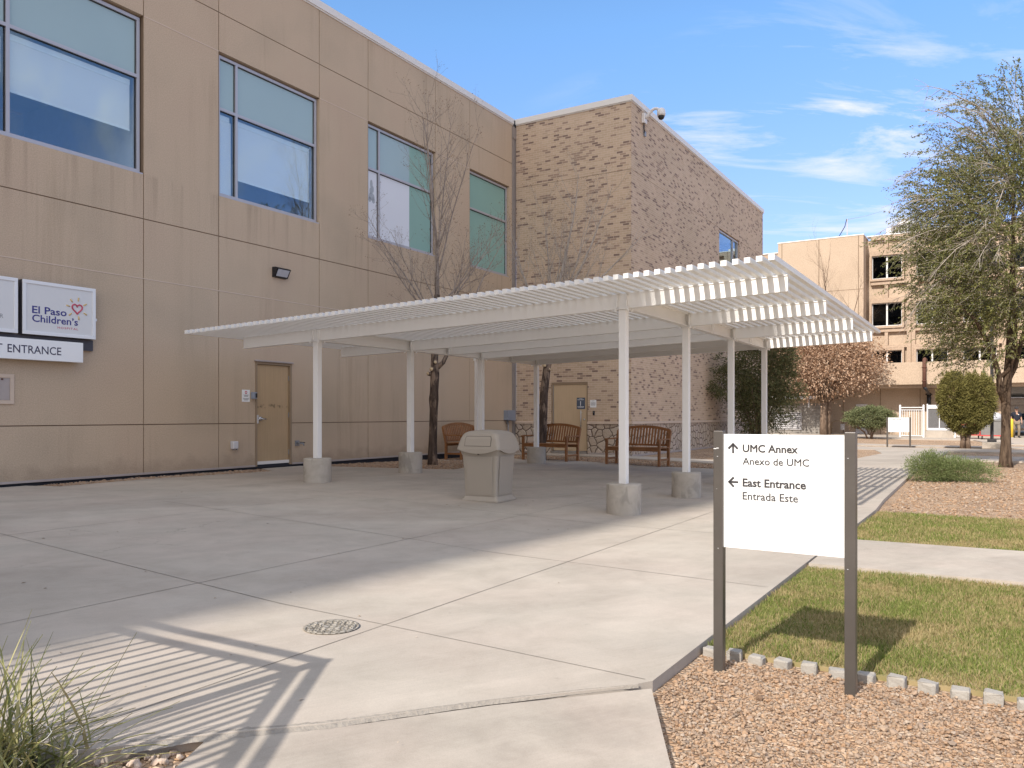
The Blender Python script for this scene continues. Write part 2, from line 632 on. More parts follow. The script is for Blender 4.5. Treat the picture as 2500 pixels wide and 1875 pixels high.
def mk_island(name, cols, rough=0.8, patch=None, pscale=1.6, bstr=0.0, trans=0.0, spec=0.25):
    """each loose piece (stone, blade, leaf) takes its own tone; a patchy second tone may run through them"""
    m, nt, out = new_mat(name)
    geo = nt.n('ShaderNodeNewGeometry')
    rnd = geo.outputs['Random Per Island']
    n_ = len(cols)
    c = nt.ramp(rnd, [(i / (n_ - 1), q) for i, q in enumerate(cols)])
    v = objco(nt)
    if patch:
        pn = nt.noise(v, pscale, 4.0, 0.65, 0.3)
        k = nt.ramp(nt.math('ADD', pn, nt.math('MULTIPLY', nt.math('SUBTRACT', rnd, 0.5), 0.34)), [(0.43, (0, 0, 0)), (0.57, (1, 1, 1))])
        c2 = nt.ramp(rnd, [(i / (len(patch) - 1), q) for i, q in enumerate(patch)])
        c = nt.mix(k, c, c2)
    b = nt.noise(v, 120.0, 3.0) if bstr else None
    p = finish(nt, out, c, rough, 0, spec, b, bstr, 0.004)
    if trans:
        tr = nt.n('ShaderNodeBsdfTranslucent')
        nt.set(tr, 0, c)
        ms = nt.n('ShaderNodeMixShader', {0: trans})
        nt.set(ms, 1, p.outputs[0])
        nt.set(ms, 2, tr.outputs[0])
        nt.set(out, 'Surface', ms.outputs[0])
    return m


def mk_bark(name, c0, c1, scale=9.0, patch=None):
    m, nt, out = new_mat(name)
    v = objco(nt)
    st = nt.noise(nt.mapped(v, (scale, scale, scale * 0.18)), 1.6, 5.0, 0.65, 0.4)
    c = nt.mix(nt.ramp(st, [(0.36, (0, 0, 0)), (0.62, (1, 1, 1))]), c0, c1)
    if patch:
        pn = nt.noise(nt.mapped(v, (7, 7, 2.4)), 1.0, 4.0, 0.6)
        c = nt.mix(nt.ramp(pn, [(0.52, (0, 0, 0)), (0.60, (1, 1, 1))]), c, patch)
    finish(nt, out, c, 0.95, 0, 0.15, st, 0.8, 0.02)
    return m


def mk_wood(name, c0, c1):
    m, nt, out = new_mat(name)
    v = objco(nt)
    g = nt.noise(nt.mapped(v, (14, 14, 14)), 1.0, 5.0, 0.6, 1.2)
    big = nt.noise(v, 3.0, 2.0)
    c = nt.mix(g, c0, c1)
    c = nt.mix(1.0, c, nt.ramp(big, [(0.3, (0.75, 0.72, 0.7)), (0.7, (1.15, 1.15, 1.15))]), 'MULTIPLY')
    finish(nt, out, c, 0.5, 0, 0.4, g, 0.15, 0.004)
    return m


def mk_glass(name, tint, refl, rcol=(1, 1, 1), fk=1.0):
    """coated window glass: part mirror, part tinted see-through"""
    m, nt, out = new_mat(name)
    tr = nt.n('ShaderNodeBsdfTransparent', {0: (*tint, 1)})
    gl = nt.n('ShaderNodeBsdfGlossy', {'Color': (*rcol, 1), 'Roughness': 0.015})
    lw = nt.n('ShaderNodeLayerWeight', {'Blend': 0.5})
    fr = nt.math('MULTIPLY_ADD', nt.math('POWER', lw.outputs['Facing'], 5.0), 0.9, 0.04)
    f = nt.math('MULTIPLY_ADD', fr, fk * (1.0 - refl), refl)
    ms = nt.n('ShaderNodeMixShader', {0: f})
    nt.set(ms, 1, tr.outputs[0])
    nt.set(ms, 2, gl.outputs[0])
    nt.set(out, 'Surface', ms.outputs[0])
    return m


def mk_door(name, c0, c1, smudge=True):
    m, nt, out = new_mat(name)
    v = objco(nt)
    n1 = nt.noise(nt.mapped(v, (1.2, 1.2, 0.8)), 1.6, 3.0)
    c = nt.mix(nt.ramp(n1, [(0.35, (0, 0, 0)), (0.65, (1, 1, 1))]), c0, c1)
    g = nt.noise(nt.mapped(v, (60, 60, 1.2)), 1.0, 3.0)
    c = nt.mix(1.0, c, nt.ramp(g, [(0.3, (0.93, 0.93, 0.93)), (0.7, (1.04, 1.04, 1.04))]), 'MULTIPLY')
    if smudge:
        sx = nt.n('ShaderNodeSeparateXYZ', {0: v})
        band = nt.ramp(nt.math('ABSOLUTE', nt.math('SUBTRACT', sx.outputs[2], 1.475)), [(0.03, (1, 1, 1)), (0.06, (0, 0, 0))])
        nn = nt.noise(v, 11.0, 2.0)
        k = nt.math('MULTIPLY', band, nt.ramp(nn, [(0.50, (0, 0, 0)), (0.62, (0.7, 0.7, 0.7))]))
        c = nt.mix(k, c, (0.13, 0.095, 0.045))
    finish(nt, out, c, 0.45, 0, 0.4)
    return m


def mk_footing():
    m, nt, out = new_mat('footing_concrete')
    v = objco(nt)
    a = nt.noise(v, 5.0, 6.0, 0.65, 0.5)
    f = nt.noise(v, 160.0, 2.0)
    wet = nt.noise(nt.mapped(v, (3, 3, 1.6)), 1.6, 3.0, 0.55, 0.4)
    c = nt.mix(nt.ramp(a, [(0.3, (0, 0, 0)), (0.7, (1, 1, 1))]), (0.40, 0.355, 0.30), (0.51, 0.458, 0.39))
    c = nt.mix(nt.ramp(wet, [(0.56, (0, 0, 0)), (0.64, (0.5, 0.5, 0.5))]), c, (0.25, 0.23, 0.20))
    finish(nt, out, c, 0.9, 0, 0.25, nt.math('ADD', f, a), 0.25, 0.006)
    return m


def mk_manhole():
    m, nt, out = new_mat('cast_iron_worn')
    v = objco(nt)
    ch = nt.n('ShaderNodeTexVoronoi', {'Scale': 24.0, 'Randomness': 0.35}, feature='DISTANCE_TO_EDGE')
    nt.set(ch, 'Vector', v)
    k = nt.ramp(ch.outputs['Distance'], [(0.10, (0, 0, 0)), (0.18, (1, 1, 1))])
    c = nt.mix(k, (0.25, 0.222, 0.182), (0.47, 0.425, 0.36))
    n2 = nt.noise(v, 9.0, 3.0)
    c = nt.mix(1.0, c, nt.ramp(n2, [(0.3, (0.7, 0.7, 0.7)), (0.7, (1.1, 1.1, 1.1))]), 'MULTIPLY')
    finish(nt, out, c, 0.7, 0.2, 0.4, k, 0.8, 0.01)
    return m


def mk_cmu():
    m, nt, out = new_mat('concrete_block')
    uv = nt.n('ShaderNodeTexCoord').outputs['UV']
    br = nt.n('ShaderNodeTexBrick', {'Vector': uv, 'Color1': (0.24, 0.215, 0.19, 1), 'Color2': (0.31, 0.28, 0.245, 1), 'Mortar': (0.36, 0.335, 0.30, 1), 'Scale': 1.0,
                                     'Mortar Size': 0.012, 'Mortar Smooth': 0.1, 'Bias': 0.0, 'Brick Width': 0.406, 'Row Height': 0.203}, offset=0.5)
    n1 = nt.noise(uv, 1.2, 4.0, 0.6)
    c = nt.mix(1.0, br.outputs['Color'], nt.ramp(n1, [(0.35, (0.8, 0.8, 0.8)), (0.7, (1.12, 1.12, 1.12))]), 'MULTIPLY')
    finish(nt, out, c, 0.9, 0, 0.2, nt.math('SUBTRACT', 1.0, br.outputs['Fac']), 0.4, 0.008)
    return m


def mk_aggregate(name, base):
    m, nt, out = new_mat(name)
    v = objco(nt)
    f = nt.noise(v, 22.0, 4.0, 0.7)
    b = nt.noise(v, 0.5, 3.0, 0.6)
    c = nt.mix(nt.ramp(f, [(0.38, (0, 0, 0)), (0.62, (1, 1, 1))]), tuple(x * 0.80 for x in base), tuple(x * 1.12 for x in base))
    c = nt.mix(1.0, c, nt.ramp(b, [(0.3, (0.92, 0.91, 0.9)), (0.7, (1.04, 1.04, 1.04))]), 'MULTIPLY')
    finish(nt, out, c, 0.95, 0, 0.2, f, 0.5, 0.02)
    return m


MAT['stucco'] = mk_stucco()
MAT['brick'] = mk_brick()
MAT['stone'] = mk_stone()
MAT['groove'] = simple('groove_shadow_gap', (0.20, 0.138, 0.088), 0.9, bstr=0)
MAT['bead'] = simple('joint_bead', (0.62, 0.49, 0.38), 0.8, bstr=0, vscale=3)
MAT['coping'] = simple('coping_metal', (0.74, 0.70, 0.65), 0.45, 0.0, bstr=0.02, vscale=0.8, var=0.05)
MAT['coping_light'] = simple('pale_coping_metal', (0.78, 0.74, 0.69), 0.45, 0.0, bstr=0.02, vscale=0.8, var=0.05)
MAT['flashing'] = simple('base_flashing', (0.42, 0.36, 0.33), 0.5, 0.1, bstr=0.02)
MAT['membrane'] = simple('black_membrane', (0.018, 0.019, 0.026), 0.7, bstr=0)
MAT['alu'] = simple('window_aluminium', (0.47, 0.455, 0.475), 0.42, 0.25, bstr=0.0, var=0.04)
MAT['gasket'] = simple('dark_gasket', (0.012, 0.013, 0.017), 0.6, bstr=0)
MAT['glass_blue'] = mk_glass('blue_window_glass', (0.93, 0.97, 0.98), 0.085, (0.66, 0.84, 0.95))
MAT['spandrel'] = simple('frosted_spandrel_glass', (0.35, 0.465, 0.475), 0.22, 0.0, 0.6, var=0.05, vscale=0.7, bstr=0, coat=0.25)
MAT['teal_panel'] = simple('teal_curtain', (0.26, 0.43, 0.37), 0.6, bstr=0, vscale=1.0, var=0.08)
MAT['white_film'] = simple('white_film', (0.74, 0.76, 0.80), 0.5, bstr=0, vscale=1.0, var=0.03)
MAT['blind'] = simple('roller_blind', (0.86, 0.82, 0.78), 0.85, bstr=0.02, vscale=1.5, var=0.04)
MAT['blind_rail'] = simple('roller_blind_rail', (0.93, 0.91, 0.86), 0.6, bstr=0)
MAT['room'] = simple('room_plaster', (0.60, 0.60, 0.62), 0.9, bstr=0)
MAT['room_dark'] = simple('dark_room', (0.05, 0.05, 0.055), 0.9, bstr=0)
MAT['door_tan'] = mk_door('tan_door_paint', (0.46, 0.325, 0.182), (0.50, 0.345, 0.20))
MAT['door_beige'] = mk_door('beige_door_paint', (0.56, 0.415, 0.26), (0.60, 0.445, 0.285), False)
MAT['frame_tan'] = simple('tan_frame_paint', (0.30, 0.215, 0.135), 0.55, bstr=0)
MAT['steel'] = simple('brushed_steel', (0.52, 0.51, 0.50), 0.32, 0.85, bstr=0.02)
MAT['steel_dull'] = simple('dull_steel', (0.30, 0.30, 0.31), 0.5, 0.5, bstr=0.03)
MAT['grey_box'] = simple('grey_enamel', (0.27, 0.30, 0.36), 0.45, 0.1, bstr=0.02)
MAT['downspout'] = simple('grey_downspout', (0.30, 0.265, 0.245), 0.5, 0.1, bstr=0.02, vscale=2)
MAT['white_plastic'] = simple('white_plastic', (0.62, 0.60, 0.60), 0.5, bstr=0)
MAT['black'] = simple('black_enamel', (0.016, 0.016, 0.02), 0.4, bstr=0.02)
MAT['lens'] = simple('ribbed_lens', (0.50, 0.50, 0.53), 0.25, bstr=0.1, bscale=40)
MAT['sign_white'] = simple('sign_white', (0.86, 0.855, 0.84), 0.45, bstr=0.0, var=0.015, vscale=2.0)
MAT['lightbox'] = simple('lightbox_face', (0.70, 0.69, 0.67), 0.35, bstr=0, var=0.02)
MAT['lightbox_frame'] = simple('lightbox_frame', (0.80, 0.80, 0.80), 0.4, bstr=0, var=0.02)
MAT['raceway'] = simple('dark_raceway', (0.065, 0.062, 0.075), 0.5, bstr=0)
MAT['navy'] = simple('navy_letters', (0.035, 0.035, 0.21), 0.5, bstr=0)
MAT['dark_navy'] = simple('dark_letters', (0.032, 0.028, 0.07), 0.5, bstr=0)
MAT['heart_red'] = simple('red_print', (0.55, 0.075, 0.12), 0.5, bstr=0)
MAT['ray_yellow'] = simple('yellow_print', (0.66, 0.46, 0.19), 0.5, bstr=0)
MAT['char'] = simple('charcoal_letters', (0.045, 0.042, 0.045), 0.6, bstr=0)
MAT['grey_print'] = simple('grey_print', (0.25, 0.24, 0.24), 0.6, bstr=0)
MAT['white_print'] = simple('white_print', (0.75, 0.75, 0.75), 0.6, bstr=0)
MAT['teal_sign'] = simple('teal_sign', (0.055, 0.20, 0.22), 0.5, bstr=0)
MAT['slate_sign'] = simple('slate_sign', (0.085, 0.105, 0.145), 0.5, bstr=0)
MAT['post_bronze'] = simple('bronze_post', (0.135, 0.12, 0.107), 0.38, 0.55, bstr=0.03, vscale=4, var=0.15)
MAT['canopy_white'] = simple('canopy_white_paint', (0.88, 0.86, 0.825), 0.42, bstr=0.01, var=0.03, vscale=2)
MAT['canopy_grey'] = simple('pale_grey_deck', (0.60, 0.58, 0.55), 0.5, bstr=0.01, var=0.04)
MAT['footing'] = mk_footing()
MAT['plaza'] = mk_concrete('plaza_concrete', (0.468, 0.415, 0.355), 1.0)
MAT['walk'] = mk_concrete('walk_concrete', (0.462, 0.408, 0.348), 1.0, 1.7)
MAT['slab'] = mk_concrete('slab_concrete', (0.442, 0.388, 0.33), 1.2, 2.0)
MAT['joint'] = simple('slab_joint', (0.205, 0.18, 0.15), 0.9, bstr=0, var=0.4, vscale=14)
MAT['crumble'] = simple('crumbled_edge', (0.30, 0.265, 0.225), 0.95, bstr=0.8, bscale=60, var=0.35, vscale=30)
GR = [(0.36, 0.225, 0.138), (0.52, 0.345, 0.215), (0.62, 0.43, 0.28), (0.48, 0.355, 0.255), (0.58, 0.455, 0.335), (0.45, 0.29, 0.185)]
MAT['gravel'] = mk_gravel('red_gravel', GR, 30.0)
MAT['stones'] = mk_island('gravel_stones', [(0.189, 0.122, 0.081), (0.351, 0.230, 0.147), (0.423, 0.284, 0.184), (0.315, 0.236, 0.179), (0.450, 0.356, 0.271), (0.378, 0.230, 0.133),
                                            (0.396, 0.284, 0.198), (0.261, 0.198, 0.152), (0.450, 0.310, 0.198)], 0.85, bstr=0.4)
MAT['pale_stones'] = mk_island('pale_stones', [(0.42, 0.30, 0.23), (0.60, 0.48, 0.385), (0.52, 0.38, 0.29), (0.62, 0.53, 0.45), (0.38, 0.27, 0.20)], 0.85, bstr=0.4)
GREENS = [(0.135, 0.180, 0.038), (0.205, 0.250, 0.058), (0.275, 0.300, 0.085), (0.17, 0.22, 0.046)]
STRAW = [(0.42, 0.325, 0.165), (0.53, 0.41, 0.22), (0.32, 0.265, 0.115), (0.47, 0.365, 0.19)]
MAT['turf'] = mk_island('turf_soil', [(0.25, 0.22, 0.095), (0.25, 0.22, 0.095)], 0.95, [(0.36, 0.28, 0.15), (0.36, 0.28, 0.15)], 1.5, spec=0.1)
MAT['blades'] = mk_island('grass_blades', GREENS, 0.7, STRAW, 1.5, trans=0.3)
MAT['paver'] = simple('edging_stone', (0.355, 0.325, 0.285), 0.9, bstr=0.5, bscale=70, var=0.18, vscale=14)
MAT['trash'] = simple('beige_plastic', (0.375, 0.325, 0.265), 0.5, bstr=0.06, bscale=240, var=0.05, vscale=3)
MAT['trash_dark'] = simple('beige_plastic_seam', (0.11, 0.094, 0.076), 0.6, bstr=0)
MAT['teak'] = mk_wood('stained_wood', (0.21, 0.088, 0.032), (0.37, 0.175, 0.070))
MAT['manhole'] = mk_manhole()
MAT['bark_dark'] = mk_bark('dark_bark', (0.050, 0.036, 0.030), (0.12, 0.088, 0.07), 9.0, (0.24, 0.175, 0.13))
MAT['bark_grey'] = mk_bark('grey_bark', (0.21, 0.17, 0.145), (0.40, 0.335, 0.285), 14.0)
MAT['bark_oak'] = mk_bark('oak_bark', (0.045, 0.030, 0.021), (0.145, 0.102, 0.070), 8.0)
MAT['twig_pale'] = mk_bark('pale_twigs', (0.31, 0.265, 0.225), (0.52, 0.455, 0.39), 20.0)
MAT['bark_far'] = mk_bark('brown_bark', (0.12, 0.08, 0.055), (0.25, 0.18, 0.13), 8.0)
MAT['bud'] = mk_island('dry_buds', [(0.16, 0.11, 0.07), (0.23, 0.13, 0.07)], 0.9)
MAT['cut_wood'] = simple('sawn_wood', (0.55, 0.42, 0.26), 0.8, bstr=0.1)
MAT['oak_leaf'] = mk_island('live_oak_leaves', [(0.080, 0.094, 0.030), (0.150, 0.160, 0.046), (0.235, 0.230, 0.068), (0.120, 0.132, 0.042), (0.30, 0.28, 0.105), (0.19, 0.192, 0.060)], 0.42, trans=0.30, spec=0.5)
MAT['brown_leaf'] = mk_island('dry_brown_leaves', [(0.23, 0.125, 0.072), (0.40, 0.25, 0.155), (0.56, 0.39, 0.27), (0.32, 0.185, 0.108), (0.62, 0.46, 0.335), (0.45, 0.29, 0.185)], 0.8, trans=0.2)
MAT['evergreen_leaf'] = mk_island('evergreen_leaves', [(0.065, 0.078, 0.034), (0.12, 0.13, 0.052), (0.18, 0.175, 0.075), (0.092, 0.105, 0.044), (0.22, 0.17, 0.085)], 0.6, trans=0.22)
MAT['juniper_leaf'] = mk_island('juniper_sprays', [(0.11, 0.100, 0.028), (0.20, 0.180, 0.052), (0.28, 0.245, 0.080), (0.15, 0.135, 0.040), (0.235, 0.20, 0.065)], 0.75, trans=0.15)
MAT['dome_leaf'] = mk_island('clipped_leaves', [(0.085, 0.105, 0.045), (0.16, 0.18, 0.080), (0.25, 0.26, 0.13), (0.12, 0.14, 0.06)], 0.65, trans=0.15)
MAT['shrub_leaf'] = mk_island('shrub_leaves', [(0.10, 0.135, 0.042), (0.17, 0.21, 0.075), (0.24, 0.275, 0.115), (0.135, 0.165, 0.055)], 0.7, trans=0.2)
MAT['yucca'] = mk_island('tuft_blades', [(0.15, 0.17, 0.05), (0.23, 0.235, 0.075), (0.31, 0.30, 0.115), (0.42, 0.365, 0.165), (0.19, 0.20, 0.055), (0.52, 0.45, 0.26)], 0.5, trans=0.12, spec=0.4)
MAT['curl'] = mk_island('dry_curls', [(0.55, 0.53, 0.47), (0.40, 0.37, 0.30)], 0.8)
MAT['aggregate'] = mk_aggregate('pebbled_concrete', (0.50, 0.385, 0.285))
MAT['aggregate_trim'] = mk_aggregate('smooth_tan_concrete', (0.46, 0.345, 0.255))
MAT['far_glass'] = mk_glass('dark_window_glass', (0.35, 0.35, 0.36), 0.0, (0.8, 0.9, 1.0), 0.3)
MAT['far_frame'] = simple('white_window_frame', (0.66, 0.64, 0.62), 0.5, bstr=0)
MAT['cmu'] = mk_cmu()
MAT['louver'] = simple('grey_louver', (0.42, 0.40, 0.395), 0.5, 0.1, bstr=0)
MAT['white_metal'] = simple('white_painted_metal', (0.74, 0.72, 0.71), 0.45, bstr=0)
MAT['rust'] = simple('rusty_pipe', (0.125, 0.055, 0.036), 0.85, bstr=0.4, bscale=50, var=0.4)
MAT['dark_mesh'] = simple('dark_coil', (0.085, 0.083, 0.085), 0.7, 0.2, bstr=0)
MAT['red_metal'] = simple('red_metal', (0.50, 0.055, 0.055), 0.45, bstr=0)
MAT['cart_grey'] = simple('grey_cart_plastic', (0.22, 0.215, 0.205), 0.6, bstr=0.1, var=0.2, vscale=5)
MAT['plastic_bag'] = simple('clear_bag', (0.55, 0.55, 0.57), 0.3, bstr=0.9, bscale=14, var=0.25)
MAT['yellow'] = simple('yellow_paint', (0.70, 0.47, 0.03), 0.5, bstr=0)
MAT['lamp_brown'] = simple('dark_bronze', (0.035, 0.032, 0.034), 0.5, 0.3, bstr=0)
MAT['car_paint'] = simple('silver_car_paint', (0.50, 0.53, 0.57), 0.3, 0.4, bstr=0, coat=0.6)
MAT['car_glass'] = simple('car_glass', (0.10, 0.16, 0.22), 0.08, 0, 0.8, bstr=0, coat=0.5)
MAT['rubber'] = simple('rubber', (0.02, 0.02, 0.02), 0.8, bstr=0)
MAT['skin'] = simple('skin', (0.42, 0.24, 0.165), 0.6, bstr=0)
MAT['polo'] = simple('navy_cloth', (0.010, 0.012, 0.024), 0.85, bstr=0)
MAT['khaki'] = simple('khaki_cloth', (0.235, 0.185, 0.13), 0.9, bstr=0)
MAT['shoe'] = simple('black_shoe', (0.012, 0.012, 0.012), 0.5, bstr=0)
MAT['cap'] = simple('dark_cap', (0.035, 0.033, 0.035), 0.9, bstr=0)
MAT['roof_grey'] = simple('roof_membrane', (0.55, 0.53, 0.51), 0.8, bstr=0)
MAT['tower'] = mk_aggregate('tower_cladding', (0.40, 0.33, 0.26))

# ---------------------------------------------------------------- ground and paving
ground = sheet('ground', [(-60, -70), (160, -70), (160, 90), (-60, 90)], -0.06, MAT['gravel'], thick=0)
structure(ground)

PLAZA = [(-40, 0.0), (-15.2, 0.0), (-15.0, .6), (-13.4, .45), (-10.8, .82), (-10.4, .02), (-9.3, .02), (-9.1, .8), (-8.65, 2.9), (-8.4, 3.55), (-7.6, 3.3),
         (-6, 2.6), (-4.2, 1.9), (-3, 1.7), (-3.1, 3.9), (-3.5, 6.2), (-3.2, 7.5), (-1.5, 8.2), (1.5, 8.5), (3.5, 9.6), (8, 9.9), (11, 9.3), (11, 11.75), (-.5, 11.62),
         (-8.5, 11.78), (-10.05, 11.85), (-14.75, 11.84), (-18.45, 11.84), (-18.60, 11.75), (-19.11, 11.29), (-19.69, 10.85), (-20.08, 10.47), (-20.29, 10.31), (-22.5, 8.3), (-40, 8)]
plaza = structure(sheet('plaza', PLAZA, 0.0, MAT['plaza'], thick=0.14))
structure(sheet('lower_slab', [(-18.52, 11.86), (-19.11, 11.32), (-19.69, 10.88), (-20.03, 10.52), (-20.22, 10.62), (-20.9, 10.95), (-26, 11.4), (-26, 15.0), (-19.42, 12.30), (-18.60, 11.90)],
                -0.014, MAT['slab'], thick=0.14))
structure(sheet('cross_path', [(-14.72, 11.86), (-14.6, 22), (-12.7, 22), (-13.03, 11.86)], -0.004, MAT['walk'], thick=0.1))
structure(sheet('bench_path', [(-.95, .3), (-.97, 2.8), (-1.2, 4.5), (-1.45, 6.5), (-1.7, 8.1), (-.2, 8.2), (-.05, 5.6), (-.1, 4.12), (-.03, 3.9), (-.03, .3)], 0.02, MAT['walk'], thick=0.1))
structure(sheet('bench_pad', [(-4.75, .35), (-4.75, 1.25), (-2.8, 1.25), (-2.8, .35)], -0.01, MAT['walk'], thick=0.1))
structure(sheet('middle_path', [(11.02, 4), (11.02, 60), (13.9, 60), (13.9, 4)], 0.0, MAT['walk'], thick=0.1))
structure(sheet('side_path', [(5.0, 11.9), (5.0, 60), (7.6, 60), (7.9, 11.85)], -0.01, MAT['walk'], thick=0.1))
structure(sheet('narrow_path', [(15.9, -2), (15.9, 60), (17.6, 60), (17.6, -2)], -0.01, MAT['walk'], thick=0.1))
structure(sheet('service_apron', [(28.2, -3), (27.0, 12.2), (20.5, 13.2), (20.5, 70), (80, 70), (80, -3)], -0.01, MAT['walk'], thick=0.1))
structure(sheet('far_road', [(62, 5), (62, 70), (75, 70), (75, 5)], 0.0, simple('asphalt', (0.06, 0.06, 0.06), 0.9), thick=0.05))

jm = MB()


def joint_line(a, b, w=0.0065):
    n = max(2, int(math.hypot(b[0] - a[0], b[1] - a[1]) / 0.6))
    L = math.hypot(b[0] - a[0], b[1] - a[1])
    ps, pd = -(b[1] - a[1]) / L * w / 2, (b[0] - a[0]) / L * w / 2
    vs, fs = [], []
    for i in range(n + 1):
        s, d = a[0] + (b[0] - a[0]) * i / n, a[1] + (b[1] - a[1]) * i / n
        k = random.uniform(0.7, 1.25)
        for q in (-1, 1):
            vs.append(W(s + ps * q * k, d + pd * q * k, gz_sd(s, d) + 0.0025))
    for i in range(n):
        fs.append((2 * i, 2 * i + 1, 2 * i + 3, 2 * i + 2))
    jm.add(vs, fs)


random.seed(5)
joint_line((-30, 8.05), (-3.6, 8.12))
joint_line((-20.15, 10.02), (-1, 9.95))
joint_line((-17.8, 1.0), (-18.28, 9.6))
joint_line((-18.28, 9.6), (-18.45, 11.80))
joint_line((-15.4, 1.5), (-15.62, 8.05))
joint_line((-15.62, 8.05), (-15.95, 11.8))
joint_line((-13.2, 1.2), (-13.4, 11.8))
joint_line((-10.9, 1.5), (-11.0, 11.8))
joint_line((-8.2, 4.2), (-8.4, 11.7))
joint_line((-5.8, 3.2), (-5.9, 11.6))
joint_line((-20, 5.0), (-4.5, 5.0))
joint_line((-2, 8.6), (-2, 11.6))
joint_line((1.0, 8.7), (1.0, 11.6))
jo = obj('joint', jm, MAT['joint'], plaza, uv=False)

# crumbled lip between the plaza and the lower slab
cm_ = MB()
lip = [(-18.54, 11.80), (-18.75, 11.60), (-19.11, 11.29), (-19.45, 11.03), (-19.69, 10.85), (-19.88, 10.66), (-20.08, 10.47), (-20.29, 10.31)]
random.seed(8)
pts = []
for i in range(len(lip) - 1):
    for k in range(14):
        t = k / 14
        pts.append((lip[i][0] + (lip[i + 1][0] - lip[i][0]) * t, lip[i][1] + (lip[i + 1][1] - lip[i][1]) * t, (i + t) / (len(lip) - 1)))
vs = []
for s, d, t in pts:
    g = gz_sd(s, d)
    wide = 0.001 + 0.038 * t * random.uniform(0.5, 1.2)
    vs += [W(s + 0.001 + 0.006 * t + wide * random.uniform(.1, .9), d - 0.001 - 0.006 * t - wide * random.uniform(.1, .6), g + 0.003), W(s, d, g + 0.002 - 0.006 * t), W(s - 0.004 - .010 * t - wide * .5, d + 0.004 + .010 * t + wide * .4, g - 0.0135 - 0.05 * max(0, t - 0.82))]
fs = []
for i in range(len(pts) - 1):
    for k in (0, 1):
        fs.append((3 * i + k, 3 * i + k + 1, 3 * i + k + 4, 3 * i + k + 3))
cm_.add(vs, fs)
obj('crumbled_edge', cm_, MAT['crumble'], plaza, uv=False)

# gravel beds that lie level with the paving by the walls
for poly in ([(-15.1, -.02), (-15.02, .62), (-13.4, .47), (-10.8, .84), (-10.38, -.02)], [(-9.28, -.02), (-9.08, .82), (-8.63, 2.92), (-8.4, 3.57), (-7.6, 3.32), (-6, 2.62), (-4.2, 1.92), (-3, 1.72), (-1.0, .2), (-.9, -.02)],
             [(-3.02, 1.68), (-3.12, 3.9), (-3.52, 6.2), (-3.22, 7.52), (-1.7, 8.12), (-1.43, 6.5), (-1.18, 4.5), (-.95, 2.8), (-.93, .28)], [(-.1, 4.1), (-.1, 5.6), (-.25, 8.2), (2, 8.6), (3.5, 9.6), (8, 9.9), (11, 9.3), (14, 4.1)]):
    structure(sheet('gravel_bed', poly, -0.016, MAT['gravel'], thick=0.0))
# turf
for nm, poly in (('near_turf', [(-17.64, 11.87), (-14.76, 11.87), (-14.62, 22), (-17.9, 22)]), ('middle_turf', [(-13.0, 11.87), (-10.06, 11.89), (-10.05, 13.6), (-9.6, 22), (-12.68, 22)])):
    structure(sheet(nm, poly, -0.035, MAT['turf'], thick=0.06))

# ---------------------------------------------------------------- stucco building
stucco = thing('stucco_building', 'long tan stucco building with big square windows and scored panel joints', 'building', W(0, 0), ROT)
S_J = [-45, -38.2, -33.8, -29.3, -24.85, -22.1, -20.4, -17.6, -15.93, -13.13, -11.48, -8.70, -7.03, -4.25, -2.56, -0.10]
Z_J = [0.23, 1.105, 3.755, 4.845, 8.53, 9.31, 10.58]
WIN = [(-15.91, -13.16, True), (-11.45, -8.72, True), (-7.00, -4.27, True), (-2.53, -0.36, False)]
DOOR = (-10.56, -9.55, 2.40)
wm = MB()
G = 0.009
for i in range(len(S_J) - 1):
    s0, s1 = S_J[i] + G, S_J[i + 1] - G
    for j in range(len(Z_J) - 1):
        z0, z1 = Z_J[j] + (G if j else 0), Z_J[j + 1] - G
        win = next((w for w in WIN if abs(w[0] - S_J[i]) < .1), None)
        if j == 3 and win:
            wm.sd(s0, s1, -0.30, 0, z0, 5.65)
            if win[1] < s1 - 0.05:
                wm.sd(win[1] + 0.02, s1, -0.30, 0, 5.65, z1)
            continue
        if s0 < DOOR[0] and s1 > DOOR[1] and j in (0, 1):
            wm.sd(s0, DOOR[0], -0.30, 0, z0, z1)
            wm.sd(DOOR[1], s1, -0.30, 0, z0, z1)
            if j == 1:
                wm.sd(DOOR[0], DOOR[1], -0.30, 0, DOOR[2], z1)
            continue
        wm.sd(s0, s1, -0.30, 0, z0, z1)
obj('wall', wm, MAT['stucco'], stucco)
gm = MB()
spans = [(-45, DOOR[0]), (DOOR[1], -0.1)]
cuts_z = [0.23, 2.42, 5.60, 8.54, 10.57]
gm.sd(-45, DOOR[0], -0.31, -0.016, 0.23, 2.42)
gm.sd(DOOR[1], -0.1, -0.31, -0.016, 0.23, 2.42)
gm.sd(-45, -0.1, -0.31, -0.016, 2.42, 5.60)
edge = -45
for w in WIN:
    gm.sd(edge, w[0] - 0.01, -0.31, -0.016, 5.60, 8.54)
    edge = w[1] + 0.03
gm.sd(edge, -0.1, -0.31, -0.016, 5.60, 8.54)
gm.sd(-45, -0.1, -0.31, -0.016, 8.54, 10.57)
obj('joint_backing', gm, MAT['groove'], stucco)
bm_ = MB()
edge = -45
for w in WIN:
    bm_.sd(edge, w[0] - .03, -0.012, 0.004, 8.522, 8.540)
    edge = w[1] + .04
bm_.sd(edge, -0.1, -0.012, 0.004, 8.522, 8.540)
bm_.sd(-45, -0.1, -0.012, 0.004, 3.748, 3.764)
obj('joint_bead', bm_, MAT['bead'], stucco)
fm = MB().sd(-45, DOOR[0] - 0.01, 0.001, 0.022, 0.195, 0.232).sd(DOOR[1] + 0.01, -0.1, 0.001, 0.022, 0.195, 0.232)
